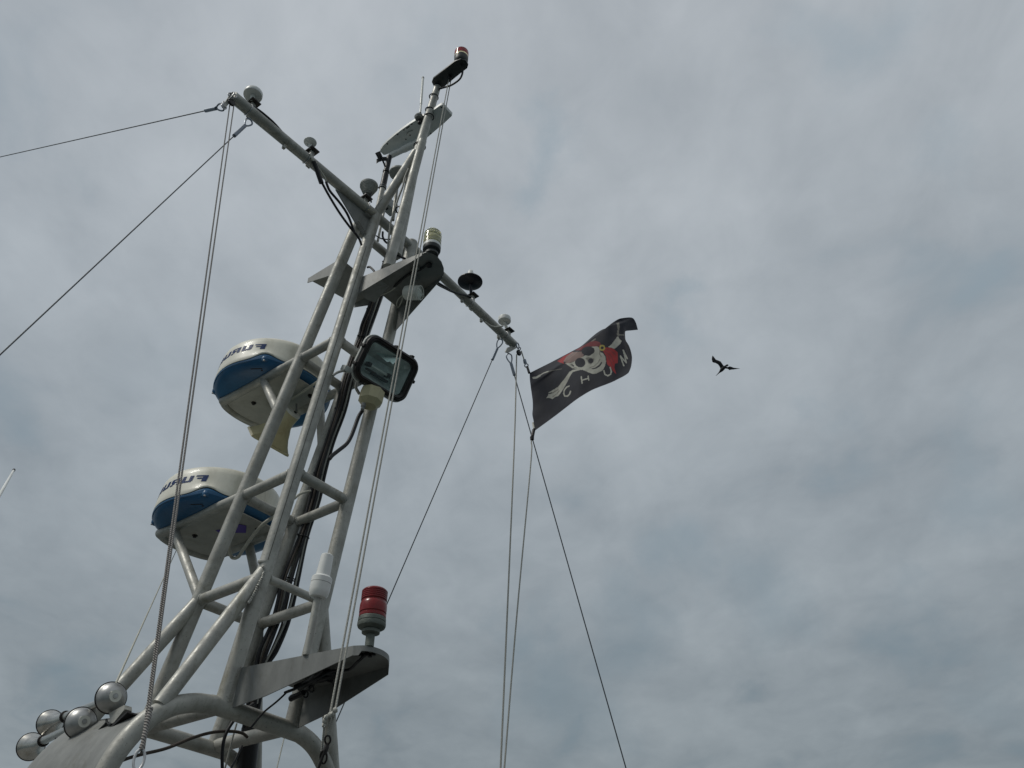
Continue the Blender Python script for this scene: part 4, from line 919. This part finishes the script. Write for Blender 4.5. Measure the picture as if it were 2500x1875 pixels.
freecable('black lead curving over the upper bracket beside the mast', [on_mid(*zB(*p), -.02) for p in ((810, 640), (850, 635), (910, 690), (950, 760))], .006, 'rubber')
freecable('black strap looped round the rear leg below the yardarm', [on_mid(*zB(*p), -.0) for p in ((1190, 480), (1260, 450), (1340, 455), (1440, 495))], .0065, 'rubber')
freecable('wiry lead round the ribbed antenna', [on_arm(*zA(*p), .02) for p in ((860, 400), (800, 420), (740, 490), (725, 570), (735, 650))], .0045, 'rubber')
# ================================================================== RIGGING
def polyrope(bm, P, r): tube(bm, P, r, 10, uv=True)
def stay(label, eye_px, eye_plane, to_px, to_d, r, sl=.10, mt='wire'):
    a = at_pl(*eye_px, *eye_plane); b = at_d(*to_px, to_d); d = (b-a).normalized()
    t = thing('stay_wire', label, 'wire', a)
    bm = NB(); tube(bm, [a+d*.09, b], r, 10); obj('wire', bm, mt, t)
    bm = NB(); x_, y_, _ = basis(d)
    x_ = d.cross(sight(*eye_px)).normalized()
    tube(bm, smooth_path([a+d*.075, a+d*.045+x_*.013, a+d*.015+x_*.016, a, a+d*.015-x_*.016, a+d*.045-x_*.013, a+d*.075], 5), .0042, 8); obj('thimble', bm, 'sleeve', t)
    bm = NB(); tube(bm, [a+d*.07, a+d*.072, a+d*(.07+sl), a+d*(.073+sl)], [.006, .0095, .0095, .006], 12); obj('sleeve', bm, 'sleeve', t)
    return t, a, d
armpl = (leg('N', Z4)+aft*.0, fw)
t_, a, d = stay('thin stay wire running off the left yardarm tip to the picture edge', zL(345, 590), armpl, (-70, 399), 6.5, .0030)
bm = NB(); ringtorus(bm, a, fw, .012, .004); tube(bm, [a-ab*.004-up*.0, a-ab*.01+up*.03], .004, 8); obj('shackle', bm, 'steel', t_)
stay('thin stay wire slanting down left from under the left yardarm', zL(830, 835), armpl, (-60, 922), 2.6, .0027, .13)
stay('dark stay wire from the right yardarm passing behind the red strobe', zR(1130, 1300), armpl, (775, 1868), 4.3, .0031, .09)
stay('dark stay wire from the right yardarm tip slanting down to the lower right', zR(1250, 1545), armpl, (1548, 1945), 4.3, .0033, .09)
def rope(name, label, tops, bots, dt, db, r, mt, n=30):
    a0 = at_d(*tops[0], dt); t = thing(name, label, 'rope', a0)
    for tp__, bt in zip(tops, bots):
        a, b = at_d(*tp__, dt), at_d(*bt, db); P = [lerp(a, b, (i/n)) - up*.012*math.sin(math.pi*i/n) for i in range(n+1)]
        bm = NB(); tube(bm, P, r, 10, uv=True); obj('strand', bm, mt, t)
    return t
rt = rope('halyard', 'thick braided rope hanging from the left yardarm tip past both radars', [zL(452, 545), zL(525, 560)], [(345, 1838), (350, 1834)], dep(ARM_L)-.03, 1.72, .0027, 'rope')
bm = NB(); p = on_arm(*zL(485, 520), .01); lathe(bm, p-fw*.008, fw, [(0, 0), (.017, .002), (.019, .008), (.017, .014), (0, .016)], 20); obj('block', bm, 'frame', rt)
bm = NB(); ringtorus(bm, on_arm(*zL(500, 390), .02), fw+ab*.6, .020, .0035, 20, ell=.75); ringtorus(bm, on_arm(*zL(470, 395), .02), ab, .022, .003, 20); obj('shackle', bm, 'steel', rt)
sb0, sb1 = at_d(346, 1826, 1.72), at_d(331, 1892, 1.68); dd = (sb1-sb0).normalized(); sx_ = dd.cross(sight(346, 1826)).normalized()
bm = NB(); tube(bm, smooth_path([sb0-dd*.085, sb0-dd*.07, sb0-dd*.03, sb0-dd*.004, sb0+dd*.004], 5), [.0048+.0007*math.sin(i*1.3) for i in range(21)], 12, uv=True)
obj('seizing', bm, 'rope', rt)
bm = NB(); tube(bm, smooth_path([sb0, sb0+dd*.012+sx_*.008, sb0+dd*.03+sx_*.009, sb0+dd*.045+sx_*.004, sb1], 6), .0028, 8); tube(bm, smooth_path([sb0, sb0+dd*.012-sx_*.008, sb0+dd*.03-sx_*.009, sb0+dd*.045-sx_*.004, sb1], 6), .0028, 8); obj('snap_shackle', bm, 'steel', rt)
h2t = rope('halyard', 'pair of thin pale lines running from the topmast head down past the floodlight', [zT(1592, 830), zT(1625, 870)], [(806, 1742), (818, 1737)], dep(at_z(*zT(1600, 800), th)), 2.35, .0030, 'line')
bm = NB(); p = at_z(*zT(1612, 800), th-.015); box(bm, p, ab*.010, fw*.006, up*.022, .003); obj('block', bm, 'black', h2t)
K = [at_d(817, 1738, 2.35), at_d(800, 1750, 2.35), at_d(792, 1760, 2.35)]
bm = NB()
for i, (u, v) in enumerate(((818, 1734), (813, 1742), (806, 1746), (797, 1751), (793, 1760), (792, 1770))): lathe(bm, at_d(u, v, 2.34), V((1, .3, .6*(-1)**i)), [(0, -.008), (.0075, -.003), (.0075, .004), (0, .008)], 10)
obj('knot', bm, 'line', h2t)
for a_, b_ in (((806, 1742), (801, 1800)), ((818, 1737), (802, 1800)), ((793, 1760), (784, 1850))):
    bm = NB(); tube(bm, [at_d(*a_, 2.35), at_d(*b_, 2.33)], .003, 8, uv=True); obj('tail', bm, 'line', h2t)
bm = NB(); ringtorus(bm, at_d(800, 1806, 2.33), FWD, .0075, .0028, 20, ell=1.5); lathe(bm, at_d(798, 1822, 2.33), V((-.2, 0, -1)), [(0, -.008), (.006, -.006), (.0075, .006), (.006, .02), (0, .022)], 12); ringtorus(bm, at_d(790, 1848, 2.32), FWD, .0085, .003, 20, ell=2.0); tube(bm, [at_d(794, 1830, 2.32), at_d(772, 1890, 2.3)], .004, 8); obj('snap_shackle', bm, 'frame', h2t)

# ---- flag halyard
fh = thing('halyard', 'thin pale flag line looped through a block at the right yardarm tip', 'rope', on_arm(*zR(1425, 1520)))
DT = dep(ARM_R)-.04
inv = lambda v: 1/(1/DT+(v-861)*(1/3.5-1/DT)/1014)
for px in ([zR(1392, 1560), (1255, 1100), (1222, 1880), (1220, 1935)],):
    bm = NB(); tube(bm, smooth_path([at_d(u, v, inv(v)) for u, v in px], 10), .0040, 8, uv=True); obj('strand', bm, 'line', fh)
bm = NB(); tube(bm, [at_d(*zR(1470, 1500), DT), at_d(*zFl(70, 830), inv(880))], .004, 8, uv=True); obj('strand', bm, 'line', fh)
bm = NB(); tube(bm, smooth_path([at_d(*zK(672, 1490), inv(1075)), at_d(1296, 1130, inv(1130)), at_d(1262, 1500, inv(1500)), at_d(1231, 1880, inv(1880)), at_d(1227, 1935, inv(1935))], 10), .0036, 8, uv=True); obj('strand', bm, 'line', fh)
bm = NB(); p = at_d(*zR(1428, 1530), DT); lathe(bm, p-fw*.009, fw, [(0, 0), (.018, .002), (.021, .009), (.018, .016), (0, .018)], 20); obj('block', bm, 'black', fh)
bm = NB(); ringtorus(bm, at_d(*zR(1410, 1410), DT), fw, .014, .004, 18, ell=1.5); ringtorus(bm, at_d(*zR(1438, 1465), DT), ab, .010, .0032, 18); obj('shackle', bm, 'sleeve', fh)
bm = NB(); lathe(bm, at_d(*zFl(80, 850), inv(885)), V((.2, 0, -1)), [(0, -.018), (.010, -.014), (.011, .010), (.006, .02), (0, .022)], 12); ringtorus(bm, at_d(*zFl(105, 915), inv(893)), FWD, .011, .0035, 18); obj('clip', bm, 'sleeve', fh)
bm = NB(); tube(bm, [at_d(*zFl(118, 935), inv(896)), at_d(*zFl(152, 1040), inv(910))], .008, 8); obj('toggle', bm, 'black', fh)
bm = NB(); tube(bm, [at_d(*zK(712, 1310), inv(1050)), at_d(*zK(690, 1420), inv(1065))], .010, 10); lathe(bm, at_d(*zK(684, 1450), inv(1070)), V((0, 0, 1)), [(0, -.018), (.011, -.01), (.012, .008), (0, .02)], 12); obj('clip', bm, 'frame', fh)
bm = NB(); tube(bm, [at_d(*zK(700, 1190), inv(1032)), at_d(*zK(720, 1290), inv(1047))], .006, 8); obj('toggle', bm, 'palecable', fh)

# ================================================================== FLAG
top_c = [(160, 1040), (350, 945), (540, 850), (720, 755), (900, 660), (1010, 600), (1100, 530), (1200, 440), (1300, 360), (1380, 310), (1450, 280), (1540, 205), (1640, 140), (1720, 115), (1880, 106), (1945, 175), (1988, 312)]
bot_c = [(252, 2012), (420, 1890), (590, 1765), (740, 1650), (900, 1525), (1030, 1435), (1200, 1335), (1330, 1280), (1450, 1235), (1560, 1190), (1640, 1150), (1720, 1110), (1780, 1075), (1828, 1040)]
lef_c = [(160, 1040), (163, 1150), (178, 1280), (195, 1400), (210, 1520), (212, 1640), (205, 1740), (225, 1850), (252, 2012)]
rig_c = [(1988, 312), (1890, 322), (1790, 332), (1772, 350), (1772, 420), (1782, 490), (1830, 570), (1862, 650), (1886, 760), (1884, 850), (1872, 930), (1852, 990), (1828, 1040)]
def sampler(c):
    P = smooth_path([V((x, y, 0)) for x, y in c], 8); L_ = [0]
    for a, b in zip(P, P[1:]): L_.append(L_[-1]+(b-a).length)
    def f(t):
        s = t*L_[-1]
        for i in range(len(P)-1):
            if s <= L_[i+1]+1e-9: return lerp(P[i], P[i+1], (s-L_[i])/max(1e-9, L_[i+1]-L_[i]))
        return P[-1]
    return f
fT, fB, fL, fR = sampler(top_c), sampler(bot_c), sampler(lef_c), sampler(rig_c)
NSX, NTY = 260, 170
TT = [fT(i/NSX) for i in range(NSX+1)]; BB = [fB(i/NSX) for i in range(NSX+1)]; LL = [fL(j/NTY) for j in range(NTY+1)]; RR = [fR(j/NTY) for j in range(NTY+1)]
def inpoly(x, y, P):
    c = False; j = len(P)-1
    for i in range(len(P)):
        xi, yi = P[i]; xj, yj = P[j]
        if (yi > y) != (yj > y) and x < (xj-xi)*(y-yi)/(yj-yi)+xi: c = not c
        j = i
    return c
def dseg(x, y, P):
    m_ = 1e9
    for (x0, y0), (x1, y1) in zip(P, P[1:]):
        dx, dy = x1-x0, y1-y0; t = max(0, min(1, ((x-x0)*dx+(y-y0)*dy)/(dx*dx+dy*dy))); m_ = min(m_, math.hypot(x-x0-t*dx, y-y0-t*dy))
    return m_
BONE, NAVY, RED, DRED, SKIN, GOLD, DARK, SHADE = (.46, .45, .39), (.017, .018, .027), (.36, .030, .032), (.20, .035, .04), (.25, .17, .15), (.42, .34, .08), (.022, .023, .032), (.22, .21, .18)
art = [  # painted in order, later over earlier
 ('p', BONE, [(1480, 605), (1540, 560), (1600, 480), (1648, 415), (1668, 455), (1712, 500), (1690, 545), (1650, 585), (1590, 635), (1540, 615)]),
 ('p', SHADE, [(1628, 400), (1645, 300), (1625, 200), (1668, 190), (1684, 260), (1668, 330), (1670, 420)]),
 ('s', SHADE, [(1675, 395), (1740, 400)], 9),
 ('p', BONE, [(1040, 962), (1010, 992), (890, 1022), (850, 1080), (800, 1180), (740, 1290), (690, 1370), (640, 1430), (590, 1445), (545, 1482), (500, 1462), (440, 1465), (475, 1410), (480, 1370), (540, 1335), (640, 1275), (690, 1210), (740, 1150), (790, 1080), (830, 1022), (880, 990), (960, 975)]),
 ('s', SHADE, [(500, 1395), (560, 1370), (640, 1320)], 7), ('s', SHADE, [(550, 1440), (620, 1390), (660, 1340)], 6), ('s', DARK, [(490, 1390), (530, 1375)], 9),
 ('s', BONE, [(222, 1122), (270, 1118), (330, 1085)], 17), ('s', BONE, [(325, 1085), (400, 1040), (480, 1012)], 8), ('s', SHADE, [(480, 1012), (600, 988), (700, 972)], 5),
 ('s', SHADE, [(1265, 468), (1215, 505), (1170, 535)], 12),
 ('p', RED, [(625, 842), (720, 768), (820, 715), (900, 672), (830, 740), (760, 800), (735, 860), (745, 885), (690, 870)]),
 ('p', DRED, [(905, 668), (1000, 615), (1100, 560), (1180, 515), (1260, 496), (1345, 520), (1368, 575), (1300, 600), (1200, 590), (1120, 612), (1060, 650), (980, 672)]),
 ('p', SKIN, [(728, 850), (780, 760), (880, 688), (1010, 680), (1090, 640), (1130, 600), (1090, 700), (1062, 765), (1000, 800), (930, 835), (840, 870), (760, 885)]),
 ('p', BONE, [(765, 880), (850, 872), (930, 838), (1000, 800), (1062, 765), (1090, 745), (1170, 750), (1240, 700), (1250, 640), (1200, 600), (1300, 592), (1340, 620), (1345, 690), (1390, 700), (1440, 770), (1447, 850), (1430, 930), (1390, 995), (1290, 1048), (1230, 1058), (1150, 1030), (1060, 990), (960, 975), (880, 960), (820, 920)]),
 ('s', DARK, [(905, 665), (980, 668), (1050, 672)], 9),
 ('e', NAVY, (1012, 866, 88, 80, .2)), ('e', DARK, (1146, 668, 112, 76, -.1)),
 ('p', SHADE, [(1100, 790), (1160, 775), (1250, 800), (1240, 850), (1190, 900), (1150, 880), (1130, 830)]), ('e', DARK, (1190, 835, 45, 42, 0)),
 ('p', DARK, [(1190, 968), (1270, 950), (1330, 905), (1372, 850), (1385, 870), (1350, 925), (1290, 965), (1230, 980)]),
 ('s', SHADE, [(1170, 955), (1250, 925), (1310, 870), (1345, 810)], 6), ('s', SHADE, [(1345, 640), (1340, 720), (1365, 760)], 9),
 ('s', SHADE, [(850, 900), (900, 940), (960, 960)], 6), ('s', DARK, [(870, 895), (905, 925)], 8), ('s', DARK, [(740, 860), (756, 862)], 10),
 ('p', RED, [(1395, 668), (1430, 612), (1500, 612), (1580, 632), (1640, 690), (1650, 760), (1646, 870), (1600, 885), (1592, 960), (1622, 1058), (1565, 1010), (1530, 940), (1470, 900), (1452, 820), (1450, 760), (1420, 710)]),
 ('s', DRED, [(1440, 640), (1540, 670), (1610, 740)], 6), ('s', DRED, [(1430, 680), (1520, 740), (1580, 850)], 6), ('s', DRED, [(1480, 760), (1530, 850), (1560, 930)], 6),
 ('r', GOLD, (1384, 616, 38, 13)),
 ('s', BONE, [(825, 1262), (780, 1282), (742, 1335), (735, 1390), (752, 1430), (795, 1432), (832, 1400), (850, 1350)], 11),
 ('s', BONE, [(1030, 1105), (1045, 1212)], 11), ('s', BONE, [(1145, 1095), (1157, 1160)], 11), ('s', BONE, [(1040, 1165), (1152, 1130)], 10),
 ('s', BONE, [(1412, 1000), (1430, 1065), (1475, 1088), (1525, 1065), (1538, 1020), (1520, 948)], 11),
 ('s', BONE, [(1748, 918), (1692, 758), (1790, 868), (1740, 655), (1806, 800)], 11)]
bbx = []
for a_ in art:
    if a_[0] in 'ps':
        xs = [p[0] for p in a_[2]]; ys = [p[1] for p in a_[2]]; k = a_[3] if a_[0] == 's' else 0
        bbx.append((min(xs)-k, max(xs)+k, min(ys)-k, max(ys)+k))
    else: bbx.append((a_[2][0]-130, a_[2][0]+130, a_[2][1]-130, a_[2][1]+130))
def paint(x, y):
    c = NAVY
    for a_, b_ in zip(art, bbx):
        if not (b_[0] <= x <= b_[1] and b_[2] <= y <= b_[3]): continue
        if a_[0] == 'p': hit = inpoly(x, y, a_[2])
        elif a_[0] == 's': hit = dseg(x, y, a_[2]) < a_[3]
        elif a_[0] == 'e':
            cx, cy, rx, ry, ro = a_[2]; dx, dy = x-cx, y-cy; u_ = dx*math.cos(ro)+dy*math.sin(ro); v_ = -dx*math.sin(ro)+dy*math.cos(ro); hit = (u_/rx)**2+(v_/ry)**2 < 1
        else:
            cx, cy, r1, w_ = a_[2]; hit = abs(math.hypot(x-cx, y-cy)-r1) < w_
        if hit: c = a_[1]
    return c
verts, colsv = [], []
for j in range(NTY+1):
    t = j/NTY
    for i in range(NSX+1):
        s = i/NSX
        p = TT[i]*(1-t)+BB[i]*t+LL[j]*(1-s)+RR[j]*s-(TT[0]*(1-s)*(1-t)+TT[-1]*s*(1-t)+BB[0]*(1-s)*t+BB[-1]*s*t)
        u, v = zFl(p.x, p.y)
        hoist_v = 910.5+t*140.5
        d_ = inv(hoist_v) - .30*s - .10*s*s
        d_ += .060*math.sin(2.3*math.pi*s+1.1*t+.4)*min(1, s*3) + .026*math.sin(5.2*math.pi*s-2.5*t)*min(1, s*3) + .006*math.sin(15*s+9*t+2*math.sin(5*t))*min(1, s*4) + .0035*math.sin(31*s-14*t+3*math.sin(7*s))*min(1, s*4)
        fold = math.exp(-((t-(.20-.05*s))/.055)**2)*math.exp(-((s-.28)/.24)**2); d_ -= .030*fold
        d_ += .10*max(0, .30-t)*math.exp(-((s-.35)/.3)**2)                 # top hem rolls away
        cur = max(0, s-.80)*max(0, .42-t); d_ += 1.5*cur                  # fly corner curls back
        d_ += .004*math.sin(23*t)*math.exp(-s*14)                         # puckers along the hoist
        hem = 1.35 if (t < .018 or t > .984 or s > .99 or s < .012) else 1
        verts.append(at_d(u, v, d_)+EYE); colsv.append(tuple(q*hem for q in paint(p.x, p.y)))
faces = [(j*(NSX+1)+i, j*(NSX+1)+i+1, (j+1)*(NSX+1)+i+1, (j+1)*(NSX+1)+i) for j in range(NTY) for i in range(NSX)]
org = verts[0].copy()
me = bpy.data.meshes.new('flag'); me.from_pydata([v-org for v in verts], [], faces)
at_ = me.color_attributes.new('print', 'FLOAT_COLOR', 'POINT')
at_.data.foreach_set('color', [c for q in colsv for c in (*q, 1)])
for f in me.polygons: f.use_smooth = True
fm = bpy.data.materials.new('printed_cloth'); fm.use_nodes = True; t = fm.node_tree; b = t.nodes['Principled BSDF']
vc = t.nodes.new('ShaderNodeVertexColor'); vc.layer_name = 'print'
tcn = t.nodes.new('ShaderNodeTexCoord'); nz = t.nodes.new('ShaderNodeTexNoise'); nz.inputs['Scale'].default_value = 22; nz.inputs['Detail'].default_value = 7; t.links.new(tcn.outputs['Object'], nz.inputs['Vector'])
mr = t.nodes.new('ShaderNodeMapRange'); mr.inputs[1].default_value = .3; mr.inputs[2].default_value = .7; mr.inputs[3].default_value = .78; mr.inputs[4].default_value = 1.18; t.links.new(nz.outputs['Fac'], mr.inputs[0])
cc = t.nodes.new('ShaderNodeCombineColor'); [t.links.new(mr.outputs[0], cc.inputs[i]) for i in range(3)]
mm = t.nodes.new('ShaderNodeMix'); mm.data_type = 'RGBA'; mm.blend_type = 'MULTIPLY'; mm.inputs[0].default_value = 1; t.links.new(vc.outputs[0], mm.inputs[6]); t.links.new(cc.outputs[0], mm.inputs[7])
t.links.new(mm.outputs[2], b.inputs['Base Color']); b.inputs['Roughness'].default_value = .8; b.inputs['Sheen Weight'].default_value = .04
tr = t.nodes.new('ShaderNodeBsdfTranslucent'); t.links.new(mm.outputs[2], tr.inputs[0]); mxs = t.nodes.new('ShaderNodeMixShader'); mxs.inputs[0].default_value = .16
t.links.new(b.outputs[0], mxs.inputs[1]); t.links.new(tr.outputs[0], mxs.inputs[2]); t.links.new(mxs.outputs[0], t.nodes['Material Output'].inputs[0])
me.materials.append(fm)
fo = bpy.data.objects.new('pirate_flag', me); C.objects.link(fo); fo.location = org
tag(fo, 'black pirate flag with skull, red bandana and the word CHUM, flying from the right yardarm', 'flag')

# ================================================================== OTHER WHIPS
tpw = at_d(33, 1149, 2.7); bw = at_z(-250, 1642, ROOF); dw = tpw-bw
wa = thing('whip_antenna', 'white whip antenna with black tip at the left picture edge', 'antenna', bw)
bm = NB(); tube(bm, [bw, tpw], [.008, .0034], 12); obj('rod', bm, 'white', wa)
bm = NB(); tube(bm, [tpw-dw.normalized()*.002, tpw+dw.normalized()*.014], .0046, 12); obj('tip', bm, 'black', wa)
bm = NB(); tube(bm, [at_z(272, 1692, 1.0), at_d(432, 1340, 4.4)], [.0045, .0016], 10); o = obj('whip_antenna', bm, 'palecable', None, loc=at_z(272, 1692, 1.0)); tag(o, 'thin pale whip antenna rising behind the upper air horn', 'antenna')
bm = NB(); tube(bm, [at_d(699, 1780, 4.2), at_d(664, 1925, 3.9)], .0030, 10); o = obj('whip_antenna', bm, 'palecable', None, loc=at_d(664, 1925, 3.9)); tag(o, 'thin pale rod seen below the foot hoop, right of the loom sleeve', 'antenna')

# ================================================================== BIRD
zBd = lambda x, y: (1720+x*.045208, 850+y*.045208)
BD = 60.0
def bpt(x, y, o=0): return at_d(*zBd(x, y), BD+o)
def wing(bm, pairs, lift):
    rings = []; n = len(pairs)
    for i, (a, b, dz) in enumerate(pairs):
        pa, pb = bpt(*a, dz), bpt(*b, dz); c = (pa+pb)/2; h = (pa-pb)/2; th__ = max(.010, h.length*.16)
        rings.append([bm.verts.new(c+h*math.cos(2*math.pi*k/12)+FWD*(th__*math.sin(2*math.pi*k/12))+FWD*(-h.length*.16*(1-math.cos(2*math.pi*k/12)**2))) for k in range(12)])
    for A, B in zip(rings, rings[1:]):
        for k in range(12): bm.faces.new((A[k], A[(k+1) % 12], B[(k+1) % 12], B[k]))
    bm.faces.new(rings[0]); bm.faces.new(rings[-1])
bm = NB()
wing(bm, [((1090, 1010), (880, 1180), 0), ((1050, 960), (858, 1120), .0), ((960, 835), (800, 985), .03), ((885, 725), (720, 880), .08), ((750, 658), (600, 812), .14), ((640, 620), (470, 780), .2), ((600, 590), (415, 745), .22), ((560, 530), (385, 610), .26), ((500, 455), (392, 510), .3), ((440, 395), (424, 402), .34)], 1)
wing(bm, [((1080, 1040), (1060, 1120), 0), ((1180, 1005), (1170, 1112), .02), ((1260, 1012), (1255, 1130), .08), ((1365, 970), (1345, 1190), .2), ((1470, 1005), (1480, 1165), .34), ((1580, 1048), (1600, 1158), .48), ((1750, 1072), (1750, 1132), .64), ((1930, 1100), (1925, 1112), .8)], 1)
k_ = .0452*BD/FPX
bpath = [(1296, 940, 9), (1270, 915, 26), (1225, 910, 44), (1180, 945, 48), (1110, 1000, 66), (1020, 1075, 100), (930, 1170, 98), (860, 1250, 66), (800, 1310, 36), (720, 1390, 22), (610, 1500, 9)]
tube(bm, smooth_path([bpt(x, y, -.02) for x, y, r in bpath], 3), [r*k_ for r in sum([[lerp(a[2], b[2], q/3) for q in range(3)] for a, b in zip(bpath, bpath[1:])], [])+[9]], 14)
tube(bm, [bpt(1262, 945, 0), bpt(1215, 1012, 0)], [14*k_, 5*k_], 8)
bo = obj('frigate_bird', bm, 'bird', None, loc=bpt(1000, 1080))
md = bo.modifiers.new('fuse', 'REMESH'); md.mode = 'VOXEL'; md.voxel_size = .014; md.use_smooth_shade = True
dg = bpy.context.evaluated_depsgraph_get(); ev = bo.evaluated_get(dg); nm = bpy.data.meshes.new_from_object(ev); bo.modifiers.clear(); bo.data = nm
nm.name = 'frigate_bird'
if not nm.materials: nm.materials.append(M['bird'])
tag(bo, 'black seabird with bent wings gliding right of the flag', 'bird')
